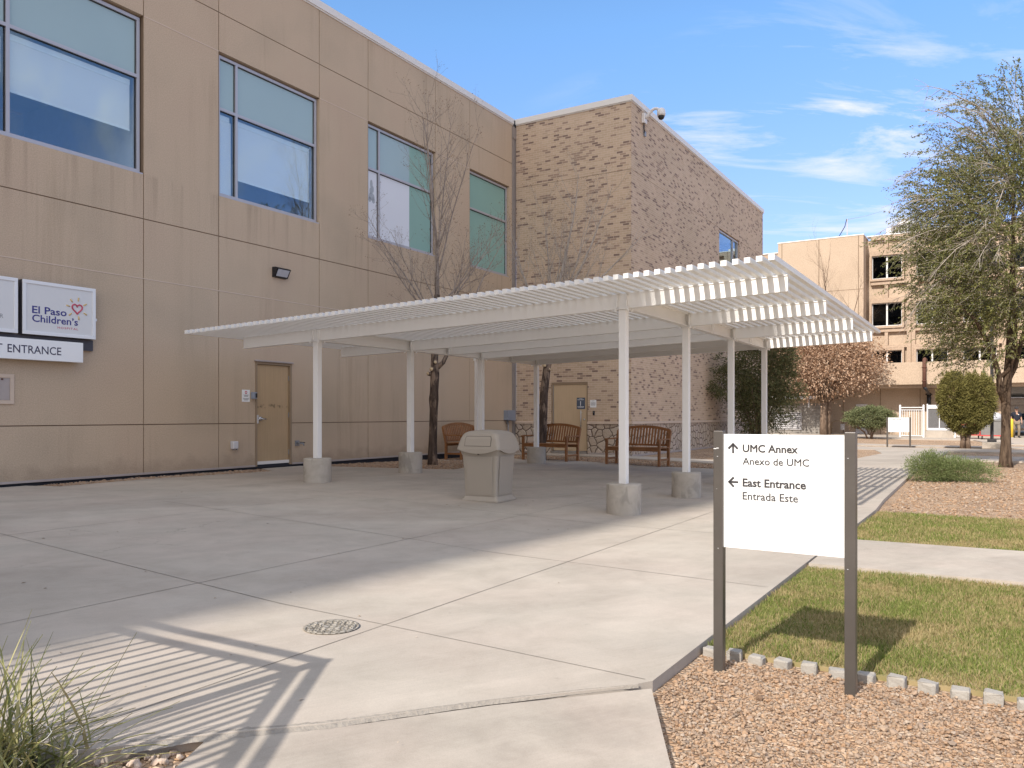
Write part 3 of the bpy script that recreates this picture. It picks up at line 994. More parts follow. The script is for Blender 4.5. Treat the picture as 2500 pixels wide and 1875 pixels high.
obj('base_flashing', fm, MAT['flashing'], stucco)
obj('foundation', MB().sd(-45, -0.08, -0.3, -0.03, -0.4, 0.229), MAT['membrane'], stucco)
cp = MB().sd(-45, -0.02, -0.45, 0.045, 10.58, 10.745)
cp.sd(-45, -0.02, -0.40, 0.02, 10.545, 10.579)
cop = obj('coping', cp, MAT['coping'], stucco)
obj('roof', MB().sd(-45, -0.02, -26, -0.46, 10.3, 10.5), MAT['roof_grey'], stucco)
obj('end_wall', MB().sd(-45.0, -44.7, -26, -0.31, 0, 10.29).sd(-45, -0.02, -26.3, -26.001, 0, 10.5), MAT['stucco'], stucco)

RC = 0.07    # how far the frames sit behind the wall face


def window(parent, s0, s1, z0, z1, mull, trans, lower, upper, blind_drop):
    fr = MB()
    t, dp = 0.058, 0.09
    d0, d1 = -RC - dp, -RC
    fr.sd(s0, s0 + t, d0, d1, z0, z1)
    fr.sd(s1 - t, s1, d0, d1, z0, z1)
    fr.sd(s0 + t, s1 - t, d0, d1, z1 - t, z1)
    fr.sd(s0 + t, s1 - t, d0, d1, z0, z0 + t * 1.25)
    fr.sd(s0 - .01, s1 + .02, -RC + .001, -0.006, z0 - 0.012, z0 + 0.012)      # sill flashing
    zt = trans
    cols = [(s0 + t, s1 - t)]
    if mull:
        sm = s0 + 0.47
        fr.sd(sm - t / 2, sm + t / 2, d0, d1, z0 + t * 1.25, z1 - t)
        cols = [(s0 + t, sm - t / 2), (sm + t / 2, s1 - t)]
    for a, b in cols:
        fr.sd(a, b, d0, d1, zt - t / 2, zt + t / 2)
    f = obj('window', fr, MAT['alu'], parent)
    gk = MB()
    e = 0.014
    for a, b in cols:
        for za, zb in ((z0 + t * 1.25, zt - t / 2), (zt + t / 2, z1 - t)):
            gk.sd(a, b, -RC - 0.055, -RC - 0.03, zb - e, zb)
            gk.sd(b - e, b, -RC - 0.055, -RC - 0.03, za, zb - e)
    obj('gasket', gk, MAT['gasket'], f)
    for k, (a, b) in enumerate(cols):
        bb_ = b
        if lower == 'film' and mull and k == len(cols) - 1:
            bb_ = a + (b - a) * 0.57
            obj('curtain_pane', MB().sd(bb_, b, -RC - 0.05, -RC - 0.046, zt + t / 2, z1 - t), MAT['teal_panel'], f)
        obj('upper_pane', MB().sd(a, bb_, -RC - 0.05, -RC - 0.045, zt + t / 2, z1 - t), upper, f)
        if lower == 'blind':
            obj('lower_pane', MB().sd(a, b, -RC - 0.05, -RC - 0.045, z0 + t * 1.25, zt - t / 2), MAT['glass_blue'], f)
            top = zt - t / 2 - 0.05
            bot = z0 + t * 1.25 + blind_drop[k]
            bl = MB().sd(a + .01, b - (0.075 if b - a > 1 else .03), -RC - 0.110, -RC - 0.104, bot, top - 0.10)
            obj('roller_blind', bl, MAT['blind'], f)
            obj('blind_head', MB().sd(a + .01, b - 0.075, -RC - 0.14, -RC - 0.095, top - 0.10, top), MAT['blind_rail'], f)
            obj('blind_hem', MB().sd(a + .01, b - 0.075, -RC - 0.115, -RC - 0.098, bot - .035, bot), MAT['blind_rail'], f)
        elif lower == 'film':
            if k == len(cols) - 1 and mull:
                c = a + (b - a) * 0.57
                obj('lower_pane', MB().sd(a, c, -RC - 0.05, -RC - 0.045, z0 + t * 1.25, zt - t / 2), MAT['white_film'], f)
                obj('curtain_pane', MB().sd(c, b, -RC - 0.05, -RC - 0.046, z0 + t * 1.25, zt - t / 2), MAT['teal_panel'], f)
            else:
                obj('lower_pane', MB().sd(a, b, -RC - 0.05, -RC - 0.045, z0 + t * 1.25, zt - t / 2), MAT['white_film'], f)
        else:
            obj('lower_pane', MB().sd(a, b, -RC - 0.05, -RC - 0.045, z0 + t * 1.25, zt - t / 2), MAT['teal_panel'], f)
    # the room behind
    if lower == 'blind':
        rm = MB()
        a, b = s0 + .02, s1 - .02
        rm.sd(a, b, -4.0, -3.9, z0 - .5, zt)
        rm.sd(a, b, -3.9, -RC - 0.2, zt + 0.06, zt + 0.16)
        rm.sd(a, b, -3.9, -RC - 0.2, z0 - .9, z0 - .8)
        rm.sd(a - .1, a, -4, -RC - .2, z0 - .8, zt + .06)
        rm.sd(b, b + .1, -4, -RC - .2, z0 - .8, zt + .06)
        obj('room', rm, MAT['room'], f)
    return f


window(stucco, WIN[0][0], WIN[0][1], 5.665, 8.50, True, 7.43, 'blind', MAT['spandrel'], [0.95, 0.72])
window(stucco, WIN[1][0], WIN[1][1], 5.665, 8.50, True, 7.43, 'blind', MAT['spandrel'], [0.0, 0.42])
w3 = window(stucco, WIN[2][0], WIN[2][1], 5.665, 8.50, True, 7.41, 'film', MAT['spandrel'], None)
# grey cut-out figure stuck on the small lower pane: a plain leafy shape
cut = MB()
for cx_, cz_, rx_, rz_ in ((-6.78, 7.05, .05, .11), (-6.73, 6.93, .045, .09), (-6.80, 6.88, .05, .08), (-6.77, 6.74, .11, .10), (-6.70, 6.66, .06, .08), (-6.84, 6.66, .05, .07)):
    vs = [(cx_ + rx_ * math.cos(a), RC + 0.0435, cz_ + rz_ * math.sin(a)) for a in [2 * PI * k / 14 for k in range(14)]]
    cut.add(vs, [tuple(range(14))])
obj('cut_out', cut, simple('grey_paper', (0.42, 0.45, 0.48), 0.7), w3)
window(stucco, WIN[3][0], WIN[3][1], 5.665, 8.50, False, 7.41, 'teal', MAT['teal_panel'], None)


def hinge(mb, s, z, d=0.0):
    mb.sd(s - .012, s + .012, d, d + .014, z - .055, z + .055, 0.003)


# steel service door in the stucco wall
dr = MB().sd(DOOR[0] + 0.055, DOOR[1] - 0.055, -0.075, -0.030, 0.245, 2.345, 0.004)
door1 = obj('door', dr, MAT['door_tan'], stucco)
fr = MB()
fr.sd(DOOR[0], DOOR[0] + 0.05, -0.12, 0.012, 0.20, 2.40)
fr.sd(DOOR[1] - 0.05, DOOR[1], -0.12, 0.012, 0.20, 2.40)
fr.sd(DOOR[0] + .05, DOOR[1] - .05, -0.12, 0.012, 2.35, 2.40)
obj('frame', fr, MAT['frame_tan'], door1)
obj('drip_cap', MB().sd(DOOR[0] - 0.03, DOOR[1] + 0.03, 0.0, 0.05, 2.401, 2.435, 0.006), MAT['flashing'], door1)
obj('threshold', MB().sd(DOOR[0] + .051, DOOR[1] - .051, -0.075, -0.012, 0.235, 0.300), MAT['coping_light'], door1)
obj('sill', MB().sd(DOOR[0] - .02, DOOR[1] + .02, -0.12, 0.0, 0.17, 0.20), MAT['membrane'], door1)
hm = MB()
hm.sd(DOOR[0] + 0.035, DOOR[0] + 0.085, -0.03, 0.016, 1.10, 1.28, 0.004)
hm.tube([(DOOR[0] + .13, 0.03, 1.20), (DOOR[0] + .13, -0.035, 1.20)], [0.045, 0.040], 14)
hm.tube([(DOOR[0] + .13, -0.035, 1.20), (DOOR[0] + .17, -0.045, 1.195), (DOOR[0] + .26, -0.045, 1.19)], [0.015, 0.013, 0.012], 8)
obj('handle', hm, MAT['steel'], door1)
for z in (2.08, 1.28, 0.47):
    h1 = MB()
    hinge(h1, DOOR[1] - 0.055, z, -0.03)
    obj('hinge', h1, MAT['steel_dull'], door1)

# corner downspout and expansion cover
ds = MB()
ds.sd(-0.16, -0.06, -0.02, 0.055, 0.15, 10.50)
ds.sd(-0.058, 0.02, 0.0, 0.045, 0.1, 10.45)
for k in range(3):
    ds.sd(-0.150 + k * .033, -0.138 + k * .033, 0.0551, 0.064, 0.15, 10.2)
dsp = tag(obj('downspout', ds, MAT['downspout'], None, W(0, 0), ROT), 'grey ribbed downspout running up the inner corner between stucco and brick', 'downspout')
obj('head_box', MB().sd(-0.17, 0.02, 0.0, 0.075, 10.10, 10.47, 0.004), MAT['downspout'], dsp)
obj('scupper', MB().sd(-0.10, 0.05, -0.05, 0.052, 10.48, 10.70), MAT['membrane'], dsp)

# ---------------------------------------------------------------- brick building
brick = thing('brick_building', 'tall brown brick block speckled with darker bricks above a rubble stone base', 'building', W(0, 0), ROT)
BL, BD = 15.57, 4.02
BDOOR = (1.34, 2.60, 2.29)
bw = MB()
ZB = 1.075
VJ = [0.0, 8.80, 11.62, BL]
GJ = 0.006
for z0, z1 in ((ZB, 8.545), (8.557, 10.56)):
    if z0 < 2:
        bw.sd(0, 0.2, 0.06, BDOOR[0], z0, z1)
        bw.sd(0, 0.2, BDOOR[1], BD - .2, z0, z1)
        bw.sd(0, 0.2, BDOOR[0], BDOOR[1], BDOOR[2], z1)
    else:
        bw.sd(0, 0.2, 0.06, BD - .2, z0, z1)
    for k in range(3):
        a, b = VJ[k] + (GJ if k else 0), VJ[k + 1] - (GJ if k < 2 else 0)
        if k == 1 and z0 < 2:
            bw.sd(a, b, BD - .2, BD, z0, 5.62)
            continue
        bw.sd(a, b, BD - .2, BD, z0, z1)
obj('wall', bw, MAT['brick'], brick)
bb = MB().sd(0.021, .19, 0.07, BDOOR[0], ZB, 10.5).sd(0.021, .19, BDOOR[1], BD - .021, ZB, 10.5).sd(0.021, 0.19, BDOOR[0], BDOOR[1], BDOOR[2] + .02, 10.5)
bb.sd(0.2, 8.79, BD - .19, BD - 0.012, ZB, 10.5).sd(8.79, 11.63, BD - .19, BD - .012, 8.57, 10.5).sd(11.63, BL - .01, BD - .19, BD - .012, ZB, 10.5).sd(8.79, 11.63, BD - .19, BD - .012, ZB, 5.6)
obj('joint_backing', bb, MAT['frame_tan'], brick)
obj('back_wall', MB().sd(BL - .2, BL, -8, BD - .2, 0, 10.56), MAT['brick'], brick)
sb = MB()
sb.sd(-0.035, 0.2, 0.06, BDOOR[0] - .01, -0.2, 1.0)
sb.sd(-0.035, 0.2, BDOOR[1] + .01, BD - .2, -0.2, 1.0)
sb.sd(-0.035, BL, BD - .2, BD + .035, -0.2, 1.0)
obj('stone_base', sb, MAT['stone'], brick)
lg = MB()
lg.sd(-0.075, 0.1, 0.03, BDOOR[0] - .01, 1.005, 1.072, 0.004)
lg.sd(-0.075, 0.1, BDOOR[1] + .01, BD - .1, 1.005, 1.072, 0.004)
lg.sd(-0.075, BL, BD - .1, BD + .075, 1.006, 1.073, 0.004)
obj('ledge', lg, MAT['bead'], brick)
c2 = MB().sd(-0.05, 0.35, 0.06, BD - .35, 10.575, 10.745).sd(-0.05, BL + .05, BD - .35, BD + 0.05, 10.576, 10.746)
c2.sd(-0.02, 0.3, 0.07, BD - .3, 10.545, 10.574).sd(-0.02, BL + .02, BD - .3, BD + 0.02, 10.546, 10.5745)
obj('coping', c2, MAT['coping_light'], brick)
obj('roof', MB().sd(0.36, BL, -8, BD - .36, 10.2, 10.35), MAT['roof_grey'], brick)
obj('base_strip', MB().sd(-0.055, -0.036, BDOOR[1] + .02, BD, -0.1, 0.14).sd(-0.05, BL, BD + .036, BD + .05, -0.1, 0.10), MAT['flashing'], brick)
# brick building window, on the sunny side
f = MB()
a0, a1, zz0, zz1, t = 8.81, 11.60, 5.63, 8.53, 0.06
for q in ((a0, a0 + t, zz0, zz1), (a1 - t, a1, zz0, zz1), (a0 + t, a1 - t, zz1 - t, zz1), (a0 + t, a1 - t, zz0, zz0 + t), (10.84, 10.90, zz0 + t, zz1 - t)):
    f.sd(q[0], q[1], BD - .14, BD - .05, q[2], q[3])
bwin = obj('window', f, MAT['alu'], brick)
for a, b in ((a0 + t, 10.84), (10.90, a1 - t)):
    obj('pane', MB().sd(a, b, BD - .10, BD - .094, zz0 + t, zz1 - t), MAT['glass_blue'], bwin)
obj('room', MB().sd(a0, a1, BD - 3, BD - 2.9, zz0 - .5, zz1).sd(a0, a1, BD - 2.9, BD - .2, zz0 - .6, zz0 - .5).sd(a0, a1, BD - 2.9, BD - .2, zz1 + .01, zz1 + .1), MAT['room'], bwin)
# brick building door
dr = MB().sd(0.035, 0.085, BDOOR[0] + .075, BDOOR[1] - .045, 0.175, BDOOR[2] - .075, 0.004)
door2 = obj('door', dr, MAT['door_beige'], brick)
fr = MB()
fr.sd(0.01, 0.13, BDOOR[0], BDOOR[0] + .05, 0.12, BDOOR[2])
fr.sd(0.01, 0.13, BDOOR[1] - .04, BDOOR[1], 0.12, BDOOR[2])
fr.sd(0.01, 0.13, BDOOR[0] + .05, BDOOR[1] - .04, BDOOR[2] - .07, BDOOR[2])
obj('frame', fr, MAT['frame_tan'], door2)
obj('edge_strip', MB().sd(0.012, 0.036, BDOOR[0] + .051, BDOOR[0] + .073, 0.18, BDOOR[2] - .08), MAT['steel'], door2)
obj('threshold', MB().sd(-0.04, 0.13, BDOOR[0] + .02, BDOOR[1] - .02, 0.09, 0.165), MAT['steel'], door2)
hb = MB()
hb.tube([(-0.04, -2.385, 0.88), (-0.04, -2.385, 1.42)], 0.016, 10)
hb.tube([(0.034, -2.385, 0.95), (-0.04, -2.385, 0.95)], 0.011, 8)
hb.tube([(0.034, -2.385, 1.35), (-0.04, -2.385, 1.35)], 0.011, 8)
hb.tube([(0.034, -2.47, 1.14), (0.012, -2.47, 1.14)], 0.028, 12)
obj('handle', hb, MAT['steel'], door2)
ps = obj('door_sign', MB().sd(0.024, 0.033, 2.215, 2.495, 1.46, 1.81, 0.002), MAT['slate_sign'], door2)
# lettering of the door sign hangs with it (grandchild of the building)
text('sign_number', '1', MAT['white_print'], door2, -2.335, 1.565, height=0.135, y=0.024, face='W', bold=0.012)
lt = MB()
for z, d0, d1 in ((1.775, 2.30, 2.41), (1.745, 2.24, 2.47), (1.535, 2.24, 2.47), (1.515, 2.25, 2.46)):
    for k in range(9):
        a = d0 + (d1 - d0) * k / 9
        lt.sd(0.0215, 0.0235, a, a + (d1 - d0) / 9 * random.uniform(.55, .85), z - .008, z + .008)
obj('print_lettering', lt, MAT['white_print'], door2)

# ---------------------------------------------------------------- tall hospital block that throws the big shadow
HX, HY = math.sin(R(SUN_AZ)), math.cos(R(SUN_AZ))
TX, TY = -0.265 - HX * 42 - HY * 0.35, 6.95 - HY * 42 + HX * 0.35
tower = thing('hospital_tower', 'very tall tan hospital block behind the viewer casting the long shadow', 'building', (TX, TY, 0), R(180 - SUN_AZ))
obj('wall', MB().box(4.5, 36, 0, 20, -1, 60).box(0, 4.49, 0.3, 18, -1, 44), MAT['tower'], tower)
for k in range(13):
    obj('window_band', MB().box(5.1, 35.4, -0.06, -0.002, 4.2 + k * 4, 6.0 + k * 4), MAT['far_glass'], tower)
obj('coping', MB().box(4.48, 36.02, -.02, 20.02, 60, 60.3).box(-.02, 4.47, .28, 18.02, 44, 44.3), MAT['coping'], tower)

# bits of leaf and grit blown over the paving
random.seed(40)
db = MB()
for k in range(150):
    s, d = random.uniform(-20, -4), random.uniform(1.5, 11.6)
    c = W(s, d, gz_sd(s, d) + .004)
    a, l = random.uniform(0, 6.3), random.uniform(.004, .022)
    e, n_ = Vector((math.cos(a), math.sin(a), 0)) * l, Vector((-math.sin(a), math.cos(a), 0)) * l * random.uniform(.3, .6)
    db.add([c - e, c - n_ + Vector((0, 0, .003)), c + e, c + n_ + Vector((0, 0, .004))], [(0, 1, 2, 3)])
obj('litter', db, mk_island('blown_litter', [(.10, .075, .05), (.30, .21, .12), (.55, .48, .40), (.16, .11, .06)], .9), None, uv=False)['kind'] = 'stuff'

# ---------------------------------------------------------------- shade canopy
canopy = thing('shade_canopy', 'white metal lattice shade canopy on square posts with round concrete footings', 'canopy', W(0, 0), ROT)
ROWS = (3.45, 9.03)
COLS = (-12.25, -9.73, -7.20, -4.70)


def zc(d):                       # underside of the beams: the roof tilts up away from the wall
    return 2.425 + 0.0297 * d


BH = 0.20


def sloped(mb, s0, s1, d0, d1, h0, h1):
    """box whose bottom and top follow the roof's tilt; h0,h1 measured from the beam underside"""
    vs = []
    for h in (h0, h1):
        for d in (d0, d1):
            for s in (s0, s1):
                vs.append((s, -d, zc(d) + h))
    mb.add(vs, [(0, 1, 3, 2), (4, 6, 7, 5), (0, 4, 5, 1), (2, 3, 7, 6), (0, 2, 6, 4), (1, 5, 7, 3)])


D_L, D_R = 1.66, 11.15
for i, s in enumerate(COLS):
    for d in ROWS:
        g = gz_sd(s, d)
        pm = MB().sd(s - .052, s + .052, d - .052, d + .052, g + 0.36, zc(d) - 0.012, 0.006)
        po = obj('post', pm, MAT['canopy_white'], canopy)
        bmk = MB().sd(s - .085, s + .085, d - .085, d + .085, zc(d) - 0.012, zc(d) - 0.001)
        for q in (-1, 1):
            bmk.sd(s + q * .07 - .012, s + q * .07 + .012, d - .10, d - .075, zc(d) - .035, zc(d) + .02)
            bmk.sd(s + q * .07 - .012, s + q * .07 + .012, d + .075, d + .10, zc(d) - .035, zc(d) + .02)
        obj('post_cap', bmk, MAT['canopy_white'], po)
        fm = MB()
        r = 0.232
        fm.lathe([(r * 0.985, -0.25), (r, -0.1), (r * 0.995, 0.15), (r * 1.0, 0.385), (r * 0.985, 0.398), (r * 0.94, 0.402)], 40, (s, -d, g), True)
        obj('footing', fm, MAT['footing'], canopy)
# beams run out from the wall side to the sunny side
mid = [(COLS[1] + COLS[2]) / 2, (COLS[2] + COLS[3]) / 2]
spans = []
for s in COLS[:2]:
    spans.append((s, D_L, D_R))
for s in COLS[2:]:
    spans.append((s, ROWS[0], D_R))
for s in mid:
    spans.append((s, ROWS[0], ROWS[1]))
for s, d0, d1 in spans:
    b = MB()
    sloped(b, s - 0.030, s + 0.030, d0, d1, 0.012, BH - .012)
    sloped(b, s - 0.044, s + 0.044, d0, d1, 0.0, 0.0118)
    sloped(b, s - 0.044, s + 0.044, d0, d1, BH - .0118, BH)
    obj('beam', b, MAT['canopy_white'], canopy)
    for d in ROWS:                      # clip angles where girders meet beams
        for q in (-1, 1):
            e = MB()
            sloped(e, s - 0.075, s - 0.0305, d + q * .0675 - .0075, d + q * .0675 + .0075, 0.02, BH - .02)
            obj('clip_angle', e, MAT['canopy_white'], canopy)
for d in ROWS:
    b = MB()
    edges = sorted([s for s, a, c in spans])
    for a, c in zip(edges[:-1], edges[1:]):
        sloped(b, a + .039, c - .039, d - .006, d + .006, 0.012, BH - .012)
        sloped(b, a + .039, c - .039, d - .05, d + .05, 0.0, 0.012)
        sloped(b, a + .039, c - .039, d - .05, d + .05, BH - 0.012, BH)
    obj('girder', b, MAT['canopy_white'], canopy)
lat = MB()
PITCH, SW, SH = 0.1305, 0.066, 0.062
n = int((11.24 - 1.38) / PITCH)
for i in range(n + 1):
    d = 1.38 + i * PITCH
    s1 = -4.12
    if d < ROWS[0] - 0.15:
        s1 = -9.30
    elif d < ROWS[1] - .05:
        s1 = -7.05
    sloped(lat, -13.30, s1, d, d + SW, BH + 0.001, BH + SH)
obj('lattice_roof', lat, MAT['canopy_white'], canopy)
dk = MB()
k = 0
d = ROWS[0] - 0.12
while d < ROWS[1] - .12:
    sloped(dk, -7.0, -4.25, d, d + .30, BH + .002, BH + .012)
    sloped(dk, -7.0, -4.25, d + .285, d + .30, BH + .012, BH + .06)
    d += .301
obj('solid_roof', dk, MAT['canopy_grey'], canopy)

# slim second post behind the canopy, by the bench
pm = MB().box(-.05, .05, -.035, .035, 0, 2.50, 0.004)
pst = tag(obj('steel_post', pm, MAT['canopy_white'], None, W(-6.85, 3.10, gz_sd(-6.85, 3.10)), ROT), 'slim pale steel post close beside a canopy post, behind the trash can', 'post')
obj('bracket', MB().box(-.07, .07, -.05, .05, 2.40, 2.52, .004).box(-.03, .03, -.075, -.05, 2.44, 2.50, .003), MAT['canopy_white'], pst)

# ---------------------------------------------------------------- wall signs and fittings on the stucco wall
lb = thing('hospital_sign', 'white framed wall sign with a heart and sun emblem for a children\'s hospital', 'sign', W(-15.34, 0), ROT)
SW_, Z0_, Z1_ = 1.20, 2.56, 3.42
obj('cabinet', MB().box(0, SW_, -.149, -.001, Z0_, Z1_), MAT['raceway'], lb)
fr = MB()
for q in ((0, SW_, Z1_ - .055, Z1_), (0, SW_, Z0_, Z0_ + .055), (0, .055, Z0_ + .055, Z1_ - .055), (SW_ - .055, SW_, Z0_ + .055, Z1_ - .055)):
    fr.box(q[0], q[1], -.172, -.150, q[2], q[3], 0.004)
obj('frame', fr, MAT['lightbox_frame'], lb)
obj('face', MB().box(.055, SW_ - .055, -.158, -.150, Z0_ + .055, Z1_ - .055), MAT['lightbox'], lb)
text('lettering', 'El Paso', MAT['navy'], lb, 0.150, 2.905, width=0.555, height=.113, y=-.158, bold=0.016)
text('lettering', 'Children\u2019s', MAT['navy'], lb, 0.150, 2.768, width=0.745, height=.115, y=-.158, bold=0.016)
text('lettering', 'HOSPITAL', MAT['heart_red'], lb, 0.555, 2.692, width=0.345, height=.032, y=-.158, bold=0.012, spacing=1.25)
hp = []
for k in range(30):
    t = 2 * PI * (0.075 + 0.925 * k / 29)
    x = 16 * math.sin(t) ** 3
    z = 13 * math.cos(t) - 5 * math.cos(2 * t) - 2 * math.cos(3 * t) - math.cos(4 * t)
    hp.append((0.882 + x * 0.0054, -.161, 3.050 + z * 0.0056))
hp = hp + [(0.880, -.161, 3.075)]
obj('heart', MB().tube(hp, 0.0125, 8), MAT['heart_red'], lb)
ry = MB()
for a in (82, 30, -28, -80, -138, 168, 128):
    c, s_ = math.cos(R(a)), math.sin(R(a))
    ry.tube([(0.882 + c * .125, -.160, 3.050 + s_ * .125), (0.882 + c * .185, -.160, 3.050 + s_ * .185)], [0.009, 0.013], 8)
obj('sun_rays', ry, MAT['ray_yellow'], lb)
obj('bracket', MB().box(SW_, SW_ + .045, -.13, -.001, 2.88, 2.92), MAT['lightbox_frame'], lb)

lb2 = thing('medical_centre_sign', 'white framed wall sign cut by the photo edge with a lone letter R', 'sign', W(-15.41, 0), ROT)
obj('cabinet', MB().box(-1.2, 0, -.149, -.001, Z0_, Z1_), MAT['raceway'], lb2)
fr = MB()
for q in ((-1.2, 0, Z1_ - .055, Z1_), (-1.2, 0, Z0_, Z0_ + .055), (-1.2, -1.145, Z0_ + .055, Z1_ - .055), (-.055, 0, Z0_ + .055, Z1_ - .055)):
    fr.box(q[0], q[1], -.172, -.150, q[2], q[3], 0.004)
obj('frame', fr, MAT['lightbox_frame'], lb2)
obj('face', MB().box(-1.145, -.055, -.158, -.150, Z0_ + .055, Z1_ - .055), MAT['lightbox'], lb2)
text('lettering', 'R', MAT['grey_print'], lb2, -0.262, 2.775, width=0.05, y=-.158)

es = thing('entrance_sign', 'long white wall sign reading EAST ENTRANCE on a dark backing rail', 'sign', W(-14.37, 0), ROT)
obj('backing_rail', MB().box(-2.6, .25, -.055, -.0005, 2.37, 2.552), MAT['raceway'], es)
obj('panel', MB().box(-2.4, 0, -.185, -.056, 2.155, 2.485, .003), MAT['sign_white'], es)
text('lettering', 'EAST', MAT['dark_navy'], es, -1.685, 2.255, width=0.405, height=.125, y=-.186, bold=0.004)
text('lettering', 'ENTRANCE', MAT['dark_navy'], es, -1.205, 2.255, width=0.835, height=.125, y=-.186, bold=0.004)

ap = thing('access_panel', 'small tan metal access hatch with a teal notice, low on the stucco wall', 'hatch', W(-15.42, 0), ROT)
fr = MB()
for q in ((-1.0, .03, 1.86, 1.92), (-1.0, .03, 1.45, 1.51), (-.03, .03, 1.51, 1.86)):
    fr.box(q[0], q[1], -.022, -.0005, q[2], q[3], .003)
obj('frame', fr, MAT['bead'], ap)
obj('hatch_door', MB().box(-1.0, -.034, -.014, -.0005, 1.515, 1.855), MAT['flashing'], ap)
obj('hatch_latch', MB().box(-.165, -.135, -.028, -.0145, 1.825, 1.85, .003), MAT['rust'], ap)
pn = obj('notice', MB().box(-.55, -.215, -.019, -.0145, 1.575, 1.80), MAT['teal_sign'], ap)
text('notice_print', 'CY', MAT['white_print'], ap, -.275, 1.705, width=.052, y=-.019, bold=.012)
text('notice_print', 'RK', MAT['white_print'], ap, -.275, 1.665, width=.052, y=-.019, bold=.012)
text('notice_print', 'NT', MAT['white_print'], ap, -.275, 1.60, width=.045, y=-.019, bold=.012)

wl = thing('wall_light', 'black wall pack light with a ribbed lens high on the stucco wall', 'light', W(-9.91, 0, 4.345), ROT)
# housing: deep at the top, shallow at the bottom, lens on the slanted front
prof = [(0.0, .105), (-.11, .100), (-.17, .075), (-.07, -.105), (0.0, -.115)]
lm = MB()
vs = [(-.19, y, z) for y, z in prof] + [(.19, y, z) for y, z in prof]
k = len(prof)
lm.add(vs, [tuple(range(k)), tuple(range(k, 2 * k))[::-1]] + [(i, (i + 1) % k, (i + 1) % k + k, i + k) for i in range(k)])
obj('housing', lm, MAT['black'], wl)
ln = MB()
q = 0.012
ln.add([(-.155, -.169, .050), (.155, -.169, .050), (.155, -.087, -.088), (-.155, -.087, -.088), (-.155, -.150, .058), (.155, -.150, .058), (.155, -.07, -.085), (-.155, -.07, -.085)],
       [(0, 1, 2, 3), (4, 7, 6, 5), (0, 4, 5, 1), (2, 6, 7, 3), (0, 3, 7, 4), (1, 5, 6, 2)])
obj('lens', ln, MAT['lens'], wl)

ns = thing('door_notice', 'small white notice with a red no entry disc beside the steel door', 'notice', W(-10.805, 0, 1.675), ROT)
obj('board', MB().box(-.10, .10, -.006, -.0005, -.125, .125), MAT['sign_white'], ns)
dm = MB()
vs = [(0.032 * math.cos(a), -.0075, .07 + .032 * math.sin(a)) for a in [2 * PI * i / 20 for i in range(20)]]
dm.add(vs, [tuple(range(20))])
obj('disc', dm, MAT['heart_red'], ns)
obj('disc_bar', MB().box(-.022, .022, -.0095, -.0078, .063, .077), MAT['white_print'], ns)
lt = MB()
random.seed(3)
for z, w, h in ((.018, .07, .004), (-.005, .05, .010), (-.052, .075, .005), (-.07, .065, .005), (-.088, .045, .005)):
    x = -w
    while x < w:
        q = random.uniform(.008, .02)
        lt.box(x, min(w, x + q), -.0085, -.0062, z - h, z + h)
        x += q + .005
obj('print_lettering', lt, MAT['grey_print'], ns)

cr = thing('card_reader', 'grey metal card reader box next to the steel service door', 'card reader', W(-10.625, 0, 1.685), ROT)
obj('housing', MB().box(-.05, .05, -.085, -.0005, -.07, .07, .006), MAT['grey_box'], cr)
obj('keypad', MB().box(.0, .045, -.094, -.0855, -.045, .045, .003), MAT['black'], cr)
cr2 = thing('card_reader', 'small black card reader on the brick beside the beige door', 'card reader', W(0, 2.81, 1.335), ROT)
obj('housing', MB().box(-.035, -.0005, -.03, .03, -.065, .065, .008), MAT['black'], cr2)
obj('indicator', MB().box(-.038, -.0352, -.012, .012, .02, .04), MAT['steel_dull'], cr2)
nb = thing('wall_notice', 'small white printed notice on the brick right of the beige door', 'notice', W(0, 2.785, 1.62), ROT)
obj('board', MB().box(-.008, -.0005, -.105, .105, -.115, .115), MAT['sign_white'], nb)
lt = MB()
for z, w in ((.085, .04), (.03, .08), (.01, .08), (-.02, .08), (-.045, .07)):
    y = -w
    while y < w:
        q = random.uniform(.01, .025)
        lt.box(-.0105, -.0082, y, min(w, y + q), z - .006, z + .006)
        y += q + .006
obj('print_lettering', lt, MAT['grey_print'], nb)

ob = thing('outlet_cover', 'white weatherproof outlet cover low on the stucco wall', 'outlet', W(-11.135, 0, .665), ROT)
obj('cover', MB().box(-.065, .065, -.10, -.0005, -.075, .080, .016), MAT['white_plastic'], ob)
obj('clip', MB().box(-.05, -.03, -.09, -.05, -.095, -.074).box(.03, .05, -.09, -.05, -.095, -.074), MAT['steel_dull'], ob)
hb = thing('hose_bib', 'dull metal hose tap low on the wall beside the steel door', 'tap', W(-9.36, 0, .655), ROT)
obj('plate', MB().box(-.09, .03, -.02, -.0005, -.06, .06, .004), MAT['steel_dull'], hb)
obj('spout', MB().tube([(-.03, -.02, .0), (-.01, -.09, .0), (.02, -.14, -.01), (.03, -.16, -.05)], [.022, .022, .018, .018], 10), MAT['steel_dull'], hb)
obj('valve_handle', MB().tube([(.0, -.10, .012), (.09, -.13, .012)], [.012, .010], 8).lathe([(.03, .016), (.03, .03)], 12, (0, -.10, 0)), MAT['black'], hb)
eb = thing('electrical_box', 'grey electrical box on the stucco wall near the inside corner', 'electrical box', W(-.45, 0, 1.27), ROT)
obj('box_body', MB().box(-.21, .21, -.16, -.0005, -.155, .155, .006), MAT['grey_box'], eb)
obj('lid', MB().box(-.215, .215, -.172, -.1605, -.16, .16, .004), MAT['grey_box'], eb)
obj('conduit', MB().tube([(-.06, -.07, -.155), (-.06, -.07, -.55), (-.06, -.06, -1.15)], .022, 10).tube([(-.11, -.06, -.155), (-.11, -.06, -.27)], .018, 8), MAT['steel_dull'], eb)

